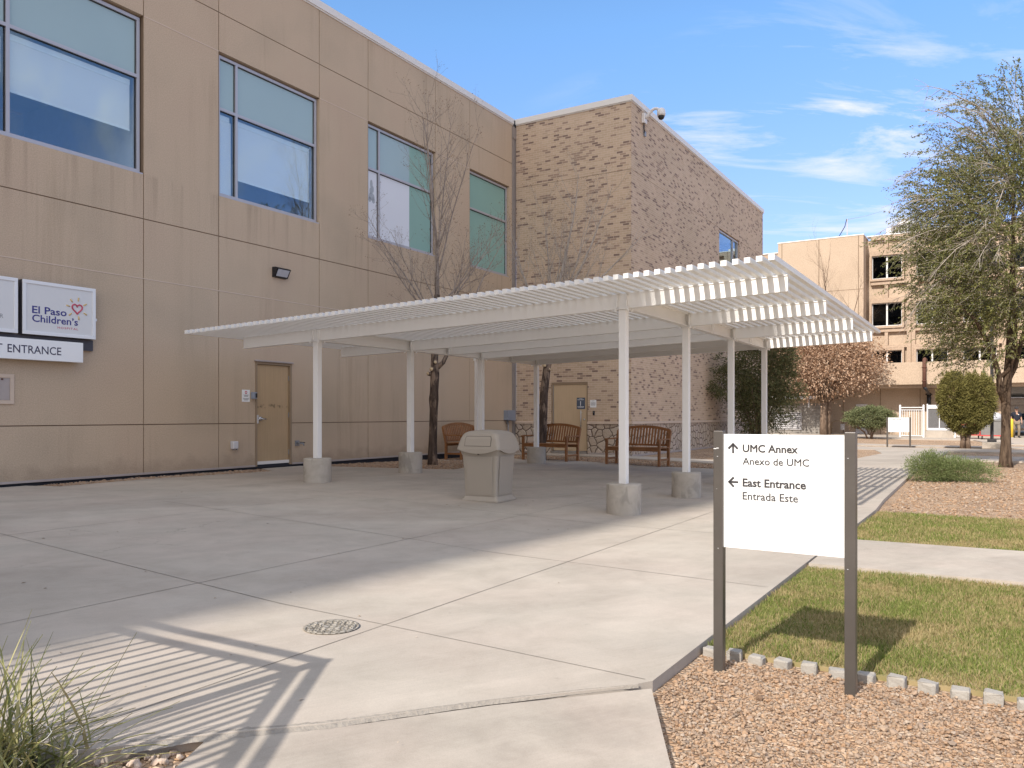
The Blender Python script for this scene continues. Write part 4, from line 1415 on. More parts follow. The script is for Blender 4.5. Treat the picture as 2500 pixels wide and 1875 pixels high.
cc = thing('security_camera', 'white dome security camera on a curved arm near the brick roof corner', 'security camera', W(0.92, BD, 10.30), ROT)
obj('mount_box', MB().box(-.12, .10, -.10, -.0005, -.14, .16, .012), MAT['white_metal'], cc)
arm = [(0, -.10, .02)] + [(0.02 * i / 8, -.10 - .46 * (i / 8), .02 + .24 * math.sin(PI * (i / 8) * .80)) for i in range(1, 9)]
obj('arm', MB().tube(arm, [.05] * 3 + [.045] * 6, 12), MAT['white_metal'], cc)
ex, ey, ez = arm[-1]
obj('dome_hood', MB().lathe([(.03, .09), (.09, .06), (.125, 0.0), (.130, -.10), (.118, -.16)], 20, (ex, ey - .02, ez)), MAT['white_metal'], cc)
obj('dome_glass', MB().lathe([(.10, -.161), (.096, -.20), (.07, -.25), (.02, -.272)], 20, (ex, ey - .02, ez)), MAT['black'], cc)
obj('cable', MB().tube([(-.06, -.06, -.14), (-.08, -.05, -.30), (-.02, -.06, -.42), (.04, -.03, -.34)], .012, 6).tube([(-.03, -.05, -.14), (.03, -.05, -.32), (.08, -.03, -.42)], .010, 6), MAT['black'], cc)
obj('junction', MB().box(.03, .13, -.06, -.0005, -.50, -.36, .008), MAT['grey_box'], cc)

# ---------------------------------------------------------------- wayfinding signs


def sign(name, label, loc, rot, lines, full):
    g = 'wayfinding signs'
    t = thing(name, label, 'sign', loc, rot, g)
    for x0 in (-.052, .609):
        p = obj('post', MB().box(x0, x0 + .052, -.025, .025, -.15, 1.245, .003), MAT['post_bronze'], t)
    obj('panel', MB().box(.0005, .6085, -.012, .012, .625, 1.228, .002), MAT['sign_white'], t)
    for s_, x, z, w, b in lines:
        text('lettering', s_, MAT['char'], t, x, z, width=w, y=-.0125, bold=b)

    def arrow(cx, cz, deg):
        m = MB()
        ca, sa = math.cos(R(deg)), math.sin(R(deg))

        def P(a, b):
            return (cx + a * ca - b * sa, -.0138, cz + a * sa + b * ca)
        hw = .0052
        m.add([P(-.028, -hw), P(.022, -hw), P(.022, hw), P(-.028, hw)], [(0, 1, 2, 3)])
        for q in (-1, 1):
            m.add([P(.029, 0), P(.0, q * .029), P(-.0085, q * .0215), P(.0135, 0)], [(0, 1, 2, 3)])
        obj('arrow', m, MAT['char'], t)
    arrow(.052, 1.155, 90)
    if full:
        arrow(.052, .975, 180)
    return t


g0 = -0.05
ws = sign('wayfinding_sign', 'white two post sign in the gravel pointing to an annex and an entrance', (1.135, 4.31, g0), R(-33.35),
          [('UMC Annex', .103, 1.136, .283, .026), ('Anexo de UMC', .103, 1.070, .338, .011), ('East Entrance', .103, .955, .322, .026), ('Entrada Este', .103, .886, .283, .011)], True)
scr = MB()
random.seed(4)
for k in range(5):
    x0 = random.choice((-.052, .609)) + random.uniform(.008, .04)
    z = random.uniform(.3, 1.18)
    scr.box(x0, x0 + random.uniform(.002, .006), -.0262, -.0252, z, z + random.uniform(.0015, .003))
scr.box(-.05, -.034, -.0262, -.0252, 1.148, 1.152).box(-.034, -.022, -.0262, -.0252, 1.151, 1.155)
obj('scratch', scr, MAT['white_print'], ws)
sign('wayfinding_sign', 'smaller looking white sign far down the path by the clipped juniper', (15.75, 33.75, -.06), R(-22),
     [('UMC Annex', .103, 1.136, .283, .026), ('Anexo de UMC', .103, 1.070, .338, .011)], False).scale = (1.30, 1.30, 1.0)

# ---------------------------------------------------------------- trash can
tc_ = thing('trash_can', 'beige plastic trash can with a domed flap lid under the canopy', 'trash can', (-.34, 11.80, .032), R(-26.6))


def ring(w, z, r=.05, n=4, dx=0.0, bow=0.0):
    pts = []
    for cx_, cy_, a0 in ((1, 1, 0), (-1, 1, 90), (-1, -1, 180), (1, -1, 270)):
        for k in range(n + 1):
            a = R(a0 + 90 * k / n)
            pts.append(((w - r) * cx_ + r * math.cos(a), (w - r) * cy_ + r * math.sin(a), z))
    return pts


body = MB().loft([ring(.305, 0, .03), ring(.305, .022, .03), ring(.262, .075, .03), ring(.262, .08, .035), ring(.272, .40, .04), ring(.292, .66, .045), ring(.325, .745, .05), ring(.325, .76, .05)])
obj('body', body, MAT['trash'], tc_)
pm = MB()
for k in range(4):                     # raised panel on each side with a shadow seam round it
    a = k * PI / 2
    M = Matrix.Rotation(a, 4, 'Z')
    outer = [(-.205, -.2655, .09), (.205, -.2655, .09), (.212, -.2965, .655), (-.212, -.2965, .655)]
    vs = [M @ Vector(p) for p in outer]
    inn = [M @ Vector((p[0] * .965, p[1] - .004, p[2] + (.012 if p[2] < .3 else -.012))) for p in outer]
    pm.add(vs + inn, [(4, 5, 6, 7), (0, 1, 5, 4), (1, 2, 6, 5), (2, 3, 7, 6), (3, 0, 4, 7)])
obj('side_panel', pm, MAT['trash'], tc_)
lid = MB().loft([ring(.345, .742, .05), ring(.352, .755, .05), ring(.342, .80, .05), ring(.315, .905, .055), ring(.285, .975, .07), ring(.235, 1.010, .08), ring(.14, 1.028, .07), ring(.04, 1.033, .03)])
# the rim dips in the middle of each side
for i, v in enumerate(lid.v):
    if v[2] < .76:
        m = max(0, 1 - (min(abs(v[0]), abs(v[1])) / .30) ** 2)
        lid.v[i] = (v[0], v[1], v[2] + .0)
vs = []
obj('lid', lid, MAT['trash'], tc_)
sk = MB()
for k in range(4):                     # curved apron below the lid on every side
    M = Matrix.Rotation(k * PI / 2, 4, 'Z')
    n_ = 14
    top, low = [], []
    for i in range(n_ + 1):
        x = -.30 + .60 * i / n_
        dip = .055 * (1 - (x / .30) ** 2)
        top.append(M @ Vector((x, -.3515, .758)))
        low.append(M @ Vector((x, -.3535, .748 - dip)))
    tin = [M @ Vector((M.inverted() @ p).xyz + Vector((0, .02, 0))) for p in low]
    sk.add(top + low + tin, [(i, i + 1, i + n_ + 2, i + n_ + 1) for i in range(n_)] + [(i + n_ + 1, i + n_ + 2, i + 2 * n_ + 3, i + 2 * n_ + 2) for i in range(n_)])
obj('lid_apron', sk, MAT['trash'], tc_)
fl = MB()
zf = lambda z: -.342 + (z - .80) * (.027 / .105)
a0, a1 = .803, .928


def flap_pt(x, z, o):
    y = zf(z) if z <= .905 else -.315 + (z - .905) * (.030 / .07)
    return (x, y - o, z)


out_ = [flap_pt(x, z, .0015) for x, z in ((-.215, .80), (.215, .80), (.215, .905), (.20, .945), (-.20, .945), (-.215, .905))]
inn_ = [flap_pt(x, z, .006) for x, z in ((-.207, .806), (.207, .806), (.207, .905), (.193, .939), (-.193, .939), (-.207, .905))]
obj('flap_seam', MB().add(out_, [(0, 1, 2, 5), (5, 2, 3, 4)]), MAT['trash_dark'], tc_)
obj('flap', MB().add(inn_, [(0, 1, 2, 5), (5, 2, 3, 4)]), MAT['trash'], tc_)
lock = obj('lock', MB().lathe([(.014, 0), (.014, .012)], 12, (0, 0, 0)), MAT['trash_dark'], tc_)
lock.matrix_local = Matrix.Translation((0, -.309, .69)) @ Matrix.Rotation(R(90), 4, 'X')

# ---------------------------------------------------------------- benches
BG = 'slatted wooden benches'


def bench(label, loc, rot):
    t = thing('park_bench', label, 'bench', loc, rot, BG)
    Wd, D = 1.52, .56                   # local: front legs at y=0, back at +y; x across
    hx = Wd / 2
    for sx in (-1, 1):
        x = sx * (hx - .03)
        obj('leg', MB().box(x - .03, x + .03, 0, .06, 0, .63, .004), MAT['teak'], t)
        back = MB()
        ring_ = lambda y, z: [(x - .03, y - .03, z), (x + .03, y - .03, z), (x + .03, y + .03, z), (x - .03, y + .03, z)]
        back.loft([ring_(D - .03, 0), ring_(D - .03, .44), ring_(D + .075, .86)])
        obj('leg', back, MAT['teak'], t)
        arm = MB()
        arm.bar((x, -.03, .645), (x, D + .02, .655), .065, .03)
        obj('armrest', arm, MAT['teak'], t)
        obj('stretcher', MB().box(x - .02, x + .02, .061, D - .061, .13, .18, .003), MAT['teak'], t)
    seat = MB()
    seat.box(-hx + .061, hx - .061, .005, .04, .36, .43, .003)
    seat.box(-hx + .061, hx - .061, D - .07, D - .035, .36, .42, .003)
    for k in range(7):
        y = .0 + k * .073
        seat.box(-hx + .0, hx - .0, y + (.062 if k == 0 else 0), y + .060 + (.004 if k == 0 else 0), .431, .452, .003) if 0 < k else seat.box(-hx + .062, hx - .062, -.01, .060, .431, .452, .003)
    obj('seat', seat, MAT['teak'], t)
    br = MB()

    def by(z):
        return D - .03 + (z - .44) * (.105 / .42)

    def arch(x):
        return .855 + .105 * (1 - (x / hx) ** 2)
    n_ = 18
    lo = []
    for i in range(n_):
        xa, xb = -hx + .02 + (Wd - .04) * i / n_, -hx + .02 + (Wd - .04) * (i + 1) / n_
        ya, yb = by(arch(xa)), by(arch(xb))
        vs = []
        for x, z in ((xa, arch(xa)), (xb, arch(xb))):
            y = by(z)
            vs += [(x, y - .02, z - .035), (x, y + .02, z - .035), (x, y + .02, z + .03), (x, y - .02, z + .03)]
        br.add(vs, [(0, 4, 5, 1), (1, 5, 6, 2), (2, 6, 7, 3), (3, 7, 4, 0)] + ([(0, 1, 2, 3)] if i == 0 else []) + ([(4, 7, 6, 5)] if i == n_ - 1 else []))
    br.box(-hx + .06, hx - .06, by(.50) - .018, by(.50) + .018, .475, .525)
    ns_ = 17
    for k in range(ns_):
        x = -hx + .10 + (Wd - .20) * k / (ns_ - 1)
        z1 = arch(x) - .03
        br.bar((x, by(.52), .52), (x, by(z1), z1), .018, .046, (1, 0, 0))
    obj('backrest', br, MAT['teak'], t)
    return t


def at_sd(s, d, dz=0.0):
    p = W(s, d)
    return (p.x, p.y, gz_sd(s, d) + dz)


def mid_of(a, b):
    return ((a[0] + b[0]) / 2, (a[1] + b[1]) / 2)


m2 = mid_of((.24, 21.93), (1.44, 20.90))
b0 = bench('brown wooden bench with arched back in front of the beige door', (m2[0], m2[1], .065), R(-40.6))
m3 = mid_of((2.35, 20.35), (3.56, 19.43))
dup(b0, (m3[0], m3[1], .03), R(-37.2), 'brown wooden bench with arched back before the stone base at the brick corner')
p1 = W(-3.78, 1.08)
dup(b0, (p1.x, p1.y, .085), ROT, 'brown wooden bench along the stucco wall behind the tree trunk')

# ---------------------------------------------------------------- far concrete building
office = thing('office_building', 'tan pebbled concrete office block with deep set windows behind the trees', 'building', W(34, 0), ROT)
om = MB()
om.sd(0, 2.2, .51, 5.88, 3.2, 12.90)                       # blank stair tower
TW_J = (0.77, 3.15, 5.58)
obj('tower_wall', om, MAT['aggregate'], office)
tj = MB()
for d in TW_J:
    tj.sd(-.006, .002, d - .022, d + .022, 3.2, 12.88)
tj.sd(-.006, .002, .52, 5.87, 9.405, 9.435)
obj('joint_groove', tj, MAT['groove'], office)
obj('parapet_cap', MB().sd(-.03, 2.23, .48, 5.91, 12.901, 12.96), MAT['coping_light'], office)
FS = 1.25                                                   # facade face, behind the tower face
fm = MB()
fm.sd(FS + .28, FS + .6, 5.885, 30, 3.2, 12.75)
fm.sd(FS + .28, FS + .6, -12, .505, 3.2, 12.5)
obj('back_panel', fm, MAT['aggregate'], office)
rib = MB()
K = 1.0214


def dd(d):
    return 13.3 - (13.3 - d) * K


def zz(z):
    return 1.28 + (z - 1.28) * K


PITCHB = 2.56 * K
bays = [6.37 + 2.56 * k for k in range(9)]
for k, d0 in enumerate(bays):
    a = dd(d0)
    rib.sd(FS, FS + .279, a + 2.02 * K, a + 2.50 * K, 3.2, zz(12.72))          # pilaster
    rib.sd(FS - .002, FS + .2, a + 2.24 * K, a + 2.28 * K, 3.2, zz(12.70)) if False else None
    x0, x1 = a + 2.50 * K - PITCHB, a + 2.02 * K
    x0 = max(x0, 5.885)
    rib.sd(FS, FS + .279, x0, x1, zz(12.48), zz(12.72))                        # top band
    rib.sd(FS + .0, FS + .279, a + .76, a + .96, zz(11.77), zz(12.48))         # short fin
    for row in range(3):
        o = -3.03 * row
        if row:
            rib.sd(FS, FS + .279, a + .76, a + .96, zz(11.77 + o), zz(12.60 + o))
        rib.sd(FS + .002, FS + .279, x0, x1, zz(11.62 + o), zz(11.77 + o))     # band over the window
        rib.sd(FS + .002, FS + .279, x0, x1, zz(9.60 + o), zz(9.82 + o))       # band under the window
obj('facade_ribs', rib, MAT['aggregate_trim'], office)
pj = MB()
for k, d0 in enumerate(bays):
    a = dd(d0)
    pj.sd(FS - .006, FS - .0, a + 2.25 * K, a + 2.29 * K, 3.2, zz(12.7))
    for row in range(3):
        o = -3.03 * row
        za, zb = zz(9.97 + o), zz(11.45 + o)
        c0, c1 = a - .0, a + 1.75 * K
        if k > 4:
            continue
        cs = MB()
        cs.sd(FS - .10, FS + .279, c0 - .13, c0, za - .14, zb + .16)
        cs.sd(FS - .10, FS + .279, c1, c1 + .13, za - .14, zb + .16)
        cs.sd(FS - .10, FS + .279, c0, c1, zb, zb + .16)
        cs.sd(FS - .10, FS + .279, c0, c1, za - .14, za)
        f = MB()
        for q in ((c0, c0 + .05, za, zb), (c1 - .05, c1, za, zb), (c0 + .05, c1 - .05, zb - .05, zb), (c0 + .05, c1 - .05, za, za + .06), ((c0 + c1) / 2 - .05, (c0 + c1) / 2 + .05, za + .06, zb - .05)):
            f.sd(FS + .12, FS + .18, q[0], q[1], q[2], q[3])
        wf = obj('window', f, MAT['far_frame'], office)
        obj('casing', cs, MAT['aggregate_trim'], wf)
        obj('pane', MB().sd(FS + .15, FS + .155, c0 + .05, (c0 + c1) / 2 - .05, za + .06, zb - .05), MAT['far_glass'], wf)
        obj('pane', MB().sd(FS + .15, FS + .155, (c0 + c1) / 2 + .05, c1 - .05, za + .06, zb - .05), MAT['far_glass'], wf)
        obj('room', MB().sd(FS + .24, FS + .278, c0, c1, za, zb), MAT['room_dark'], wf)
        if row == 1 and k == 0:
            obj('blind', MB().sd(FS + .2, FS + .205, c0 + .1, (c0 + c1) / 2 - .05, za + .35, zb - .1), MAT['frame_tan'], wf)
obj('joint_groove', pj, MAT['groove'], office)
lr = MB()
for a0, a1 in ((-11.5, -6), (-5.6, -1.2), (-.9, .50)):
    lr.sd(FS, FS + .279, a0 - .3, a1, 12.2, 12.45)
    lr.sd(FS, FS + .279, a0 - .3, a0, 3.2, 12.2)
    lr.sd(FS + .001, FS + .279, a0, a1, 9.5, 11.5)
obj('left_ribs', lr, MAT['aggregate_trim'], office)
obj('parapet_cap', MB().sd(FS - .03, FS + .7, 5.93, 30, zz(12.72) + .001, zz(12.72) + .06).sd(FS - .03, FS + .7, -12, .47, 12.50, 12.56), MAT['coping_light'], office)
obj('overhang', MB().sd(-.12, 2.6, 5.89, 30, 3.19, 4.58).sd(.2, 2.59, 5.90, 30, 3.001, 3.189).sd(-.12, 0.0, -.5, 5.889, 3.19, 4.58).sd(0.001, 2.6, -.5, 5.889, 3.0, 3.199), MAT['aggregate'], office)
gw = MB()
gw.sd(2.0, 2.3, -6, 13.6, -.4, 2.999)
obj('ground_wall', gw, MAT['aggregate'], office)
gj = MB()
for d in (4.35, 6.65, 9.0, 10.05, 12.5):
    gj.sd(1.99, 2.001, d - .02, d + .02, -.1, 2.98)
obj('joint_groove', gj, MAT['groove'], office)
obj('service_door', MB().sd(1.93, 1.999, 5.15, 5.85, -.06, 2.0), MAT['white_plastic'], office)
obj('roof', MB().sd(FS + .61, 20, -12, 30, 12.2, 12.4), MAT['roof_grey'], office)
ps_ = MB()
ps_.sd(2.31, 18, 13.3, 13.6, -.4, 3.0)
ps_.sd(2.61, 18, 13.6, 30, 3.0, 3.18)
for k in range(5):
    ps_.sd(2 + 3 * k, 2.3 + 3 * k, 13.61, 30, 2.6, 2.999)
obj('passage', ps_, MAT['cart_grey'], office)
obj('passage_pipe', MB().tube([(4, -14.6, 2.75), (16, -14.8, 2.75)], .12, 10).tube([(4, -15.2, 2.7), (16, -15.3, 2.7)], .08, 10), MAT['steel_dull'], office)

yb = thing('annex_building', 'low tan building seen through the dark passage at the far right', 'building', W(60, 10), ROT)
obj('wall', MB().sd(0, 3, 0, 40, -.4, 2.15).sd(-.05, 3, 0, 40, 2.151, 2.9), MAT['aggregate'], yb)
obj('white_band', MB().sd(-.06, -.001, 0, 40, .9, 1.15), MAT['white_metal'], yb)
obj('fascia', MB().sd(-.12, -.051, 0, 40, 2.75, 3.1), MAT['coping_light'], yb)

cb = thing('block_shed', 'low grey concrete block outbuilding with a metal louver below the tree', 'outbuilding', W(33, 0), ROT)
obj('wall', MB().sd(0, 1.0, -8, 3.72, -.3, 2.05), MAT['cmu'], cb)
obj('corner_trim', MB().sd(-.02, .98, 3.721, 3.80, -.3, 2.45), MAT['aggregate_trim'], cb)
obj('roof_edge', MB().sd(-.35, 1.0, -8, 3.9, 2.32, 2.42).sd(-.30, -.22, -8, 3.85, 2.42, 2.5), MAT['white_metal'], cb)
obj('soffit', MB().sd(-.2, 1.0, -8, 3.72, 2.051, 2.319), MAT['frame_tan'], cb)
lv = MB()
for q in ((.46, .52, .30, 1.46), (2.20, 2.26, .30, 1.46), (.52, 2.20, 1.40, 1.46), (.52, 2.20, .30, .36)):
    lv.sd(-.06, -.001, q[0], q[1], q[2], q[3])
louv = obj('louver', lv, MAT['louver'], cb)
sl = MB()
for k in range(8):
    z = .40 + k * .125
    sl.add([(-.055, -.52, z), (-.055, -2.20, z), (-.003, -2.20, z + .085), (-.003, -.52, z + .085), (-.055, -.52, z - .012), (-.055, -2.20, z - .012)], [(0, 1, 2, 3), (0, 4, 5, 1)])
obj('slat', sl, MAT['louver'], louv)
obj('louver_back', MB().sd(-.0028, -.0006, .52, 2.20, .36, 1.40), MAT['gasket'], louv)
obj('flood_light', MB().sd(-.30, -.24, 2.72, 2.78, 1.85, 2.32).sd(-.36, -.2, 2.70, 2.80, 1.78, 1.86), MAT['white_metal'], cb)

an = thing('roof_antenna', 'thin whip antenna on a small mast on the flat tan roof', 'antenna', W(36, 4.6, 12.3), ROT)
obj('mast', MB().tube([(0, 0, 0), (0, 0, 2.2)], [.045, .03], 8), MAT['louver'], an)
obj('brace', MB().tube([(0, 0, .9), (-.2, -.35, 0)], .02, 6).tube([(0, 0, .9), (.2, .3, 0)], .02, 6), MAT['louver'], an)
obj('whip', MB().tube([(0, 0, 2.15), (.3, -1.2, 2.33), (.5, -2.3, 2.6)], [.012, .010, .006], 6), MAT['steel_dull'], an)
obj('cable', MB().tube([(0, .03, 2.2), (0, .15, 1.7), (0, .5, 1.1), (0, 1.2, .5), (0, 1.75, .2), (0, 1.85, -.1)], .028, 8), MAT['black'], an)
hv = thing('rooftop_unit', 'grey finned air conditioning unit standing on the tan roof edge', 'air conditioner', W(36.2, 7.3, 12.3), ROT)
obj('casing', MB().sd(0, 1.6, 0, 1.6, .15, 1.45), MAT['dark_mesh'], hv)
fin = MB()
for k in range(9):
    fin.sd(-.05, -.001, .05 + k * .18, .08 + k * .18, .2, 1.4)
obj('fin', fin, MAT['louver'], hv)
obj('side_cabinet', MB().sd(.1, 1.2, -.34, -.01, .45, 1.35, .02).sd(.1, .8, -.1, -.02, .0, .449), MAT['white_metal'], hv)
obj('duct', MB().sd(.4, 1.8, 1.62, 4.2, .1, 1.15, .05), MAT['white_metal'], hv)
obj('fan_cover', MB().lathe([(.55, 0), (.55, .25), (.4, .32)], 16, (.8, -.8, 1.451)), MAT['white_metal'], hv)

pp = thing('rusty_pipe', 'thick rusty drain pipe bending down over the tan concrete overhang', 'pipe', W(33.9, 9.4, 0), ROT)
obj('elbow', MB().tube([(1.0, 0, 4.75), (.1, 0, 4.75), (-.13, 0, 4.68), (-.22, 0, 4.45), (-.22, 0, 3.0)], .11, 12).lathe([(.15, 0), (.15, .06)], 12, (-.22, 0, 4.2)).lathe([(.15, 0), (.15, .06)], 12, (-.22, 0, 3.35)), MAT['rust'], pp)
obj('lower_pipe', MB().tube([(-.22, 0, 3.0), (-.1, -.1, 2.85), (.4, -.12, 2.75), (1.82, -.12, 2.6)], .10, 10).tube([(1.82, -.12, 2.7), (1.82, -.12, 1.75)], .13, 12).lathe([(.2, 0), (.2, .08)], 12, (1.82, -.12, 2.55)).tube([(1.82, -.12, 1.75), (1.82, -.12, .6)], .08, 10), MAT['black'], pp)

# white gate, condenser cage and small gate
def pale_gate(label, s, d0, d1, z1):
    t = thing('metal_gate', label, 'gate', W(s, d0, -.05), ROT, 'white painted gates')
    Wd = d1 - d0
    for q in (0, Wd):
        obj('post', MB().sd(-.05, .05, q - .05, q + .05, 0, z1, .005).lathe([(.06, 0), (.06, .03), (.03, .07), (.01, .08)], 10, (0, -q, z1)), MAT['white_metal'], t)
    obj('rail', MB().sd(-.02, .02, .051, Wd - .051, z1 - .11, z1 - .06).sd(-.02, .02, .051, Wd - .051, z1 - .25, z1 - .21).sd(-.02, .02, .051, Wd - .051, .08, .12), MAT['white_metal'], t)
    pk = MB()
    n_ = max(2, int(Wd / .125))
    for k in range(1, n_):
        pk.sd(-.012, .012, Wd * k / n_ - .012, Wd * k / n_ + .012, .121, z1 - .251)
    obj('picket', pk, MAT['white_metal'], t)
    return t


pale_gate('tall white picket gate standing left of the condenser cage', 31, 8.30, 9.55, 1.86)
pale_gate('short low white gate half hidden behind the clipped juniper', 31.2, 11.16, 11.75, 0.72)
cg = thing('condenser_cage', 'white framed condenser unit with dark coils on a concrete plinth', 'air conditioner', W(31.2, 9.60, -.05), ROT)
obj('plinth', MB().sd(0, 1.6, 0, 1.52, 0, .40), MAT['walk'], cg)
obj('coil', MB().sd(.05, 1.4, .17, 1.35, .45, 1.70), MAT['dark_mesh'], cg)
f = MB()
for q in ((.10, .17, .42, 1.98), (1.36, 1.43, .42, 1.98), (.17, 1.36, 1.70, 1.92), (.17, 1.36, .42, .56), (.74, .79, .56, 1.70)):
    f.sd(.0, .06, q[0], q[1], q[2], q[3])
obj('frame', f, MAT['white_metal'], cg)
gl_ = MB()
for k in range(24):
    d = .19 + k * .049
    gl_.sd(.03, .045, d, d + .008, .57, 1.69)
obj('grille', gl_, MAT['louver'], cg)

gm_ = thing('gas_meter', 'grey gas meter with small pipes beside the block shed', 'gas meter', W(33.9, 4.3, -.05), ROT)
obj('meter_body', MB().box(-.12, .12, -.45, -.2, .35, .75, .04), MAT['louver'], gm_)
obj('pipework', MB().tube([(0, .35, 0), (0, .35, .8), (0, .1, .95), (0, -.3, .95), (0, -.3, .75)], .035, 8).tube([(0, -.5, .95), (0, -.75, .9), (0, -.75, 0)], .035, 8).tube([(0, -.3, .95), (0, -.55, .95)], .04, 8), MAT['frame_tan'], gm_)
obj('regulator', MB().lathe([(.02, 0), (.14, .02), (.14, .08), (.05, .12)], 14, (0, -.75, .92)).lathe([(.02, 0), (.11, .02), (.11, .09), (.04, .12)], 14, (0, .35, .45)), MAT['frame_tan'], gm_)

# lamp post
lp = thing('lamp_post', 'dark square lamp post on a low concrete block in the gravel', 'lamp post', W(15.1, 13.1, -.06), ROT)
obj('base', MB().box(-.34, .34, -.34, .34, 0, .26, .02), MAT['walk'], lp)
obj('base_cover', MB().box(-.16, .16, -.16, .16, .26, .36, .01), MAT['lamp_brown'], lp)
obj('pole', MB().box(-.06, .06, -.06, .06, .36, 5.6), MAT['lamp_brown'], lp)
obj('lamp_head', MB().box(-.75, .15, -.15, .15, 5.6, 5.75, .02), MAT['lamp_brown'], lp)


# waste carts
def cart(label, s, d, sc, red):
    t = thing('waste_cart', label, 'waste cart', W(s, d, -.05), ROT, 'wheeled waste carts')
    w, l = .55 * sc, .75 * sc
    rr = lambda a, b, z: [(-l * a, -w * b, z), (l * a, -w * b, z), (l * a, w * b, z), (-l * a, w * b, z)]
    obj('tub', MB().loft([rr(.78, .86, .22), rr(.80, .88, .35), rr(.97, .97, 1.0), rr(1.04, 1.04, 1.02), rr(1.04, 1.04, 1.08)]), MAT['cart_grey'], t)
    fr_ = MB()
    for q in (-1, 1):
        fr_.bar((-l, q * w * .95, .22), (l, q * w * .95, .22), .05, .06)
        fr_.bar((q * l, -w, .22), (q * l, w, .22), .05, .06)
        for r_ in (-1, 1):
            fr_.bar((q * l, r_ * w * .95, .2), (q * l, r_ * w * .95, .80 if red else .45), .05, .05)
    if red:
        fr_.bar((-l - .01, -w, .80), (-l - .01, w, .80), .05, .06)
        fr_.bar((-l - .01, -w, .45), (-l - .01, w, .45), .05, .05)
    obj('frame', fr_, MAT['red_metal'], t)
    for sx in (-1, 1):
        for sy in (-1, 1):
            wm_ = MB().tube([(sx * l * .8, sy * w * .8 - .025, .09), (sx * l * .8, sy * w * .8 + .025, .09)], .09, 14)
            obj('wheel', wm_, MAT['rubber'], t)
    rnd = random.Random(int(s * 10))
    bag = MB()
    rings = []
    for zz_, k in ((1.03, .93), (1.15, .98), (1.30, .90), (1.42, .70), (1.50, .35), (1.53, .05)):
        rings.append([(l * k * math.cos(a) * rnd.uniform(.85, 1.1), w * k * math.sin(a) * rnd.uniform(.85, 1.1), 1.02 + (zz_ - 1.02) * sc + rnd.uniform(-.03, .03)) for a in [2 * PI * i / 14 for i in range(14)]])
    bag.loft(rings, True)
    if not red:
        obj('bag', bag, MAT['plastic_bag'], t)
    return t


cart('grey waste cart topped with a bulging clear bag behind the lamp post', 28.9, 13.0, 1.0, False)
cart('low grey waste cart with a red metal frame behind the juniper', 29.8, 12.0, .85, True)

bo = thing('bollard', 'yellow painted steel bollard beside the walking man', 'bollard', (28.7, 46.3, -.05))
obj('post', MB().lathe([(.085, 0), (.085, 1.05), (.06, 1.10), (.01, 1.12)], 16), MAT['yellow'], bo)
obj('base_collar', MB().lathe([(.12, 0), (.12, .03), (.09, .04)], 16), MAT['walk'], bo)

# car in the passage
car = thing('parked_car', 'silver car parked beyond the passage behind the walking man', 'car', (37.9, 60.5, -.05), R(-30))
prof = [(-2.15, .35), (-2.2, .62), (-2.05, .82), (-1.1, .92), (1.15, .98), (2.05, .90), (2.2, .60), (2.15, .32)]
obj('body', MB().prism(prof, -.86, .86), MAT['car_paint'], car)
cab = [(-1.25, .93), (-.45, 1.42), (.75, 1.46), (1.55, .97)]
g_ = MB()
g_.loft([[(x * (1 if True else 1), -.80 + .14 * (z > 1.2), z) for x, z in cab], [(x, .80 - .14 * (z > 1.2), z) for x, z in cab]])
obj('cabin_glass', g_, MAT['car_glass'], car)
obj('car_roof', MB().box(-.45, .78, -.66, .66, 1.43, 1.475, .01), MAT['car_paint'], car)
for sx in (-1.38, 1.42):
    for sy in (-.80, .80):
        wmb = MB().tube([(sx, sy - .1, .33), (sx, sy + .1, .33)], .33, 20)
        ty = obj('wheel', wmb, MAT['rubber'], car)
        obj('rim', MB().tube([(sx, sy - .11, .33), (sx, sy + .11, .33)], .2, 14), MAT['steel'], ty)
for sy in (-.62, .62):
    obj('headlight', MB().box(-2.17, -2.05, sy - .16, sy + .16, .62, .76, .02), MAT['white_metal'], car)


# ---------------------------------------------------------------- person
def skin_body(name, pts, edges, rad, mat, parent, levels=2):
    me = bpy.data.meshes.new(name)
    me.from_pydata(pts, edges, [])
    o = link(name, me, mat, parent)
    bm = bmesh.new()
    bm.from_mesh(me)
    lay = bm.verts.layers.skin.verify()
    bm.verts.ensure_lookup_table()
    for v, r in zip(bm.verts, rad):
        v[lay].radius = (r, r) if not hasattr(r, '__len__') else r
    bm.verts[0][lay].use_root = True
    bm.to_mesh(me)
    bm.free()
    o.modifiers.new('skin', 'SKIN').use_smooth_shade = True
    sb_ = o.modifiers.new('smooth', 'SUBSURF')
    sb_.levels = sb_.render_levels = levels
    dg = bpy.context.evaluated_depsgraph_get()
    nm = bpy.data.meshes.new_from_object(o.evaluated_get(dg))
    o.modifiers.clear()
    old = o.data
    o.data = nm
    bpy.data.meshes.remove(old)
    nm.polygons.foreach_set('use_smooth', [True] * len(nm.polygons))
    nm.materials.clear()
    nm.materials.append(mat)
    return o


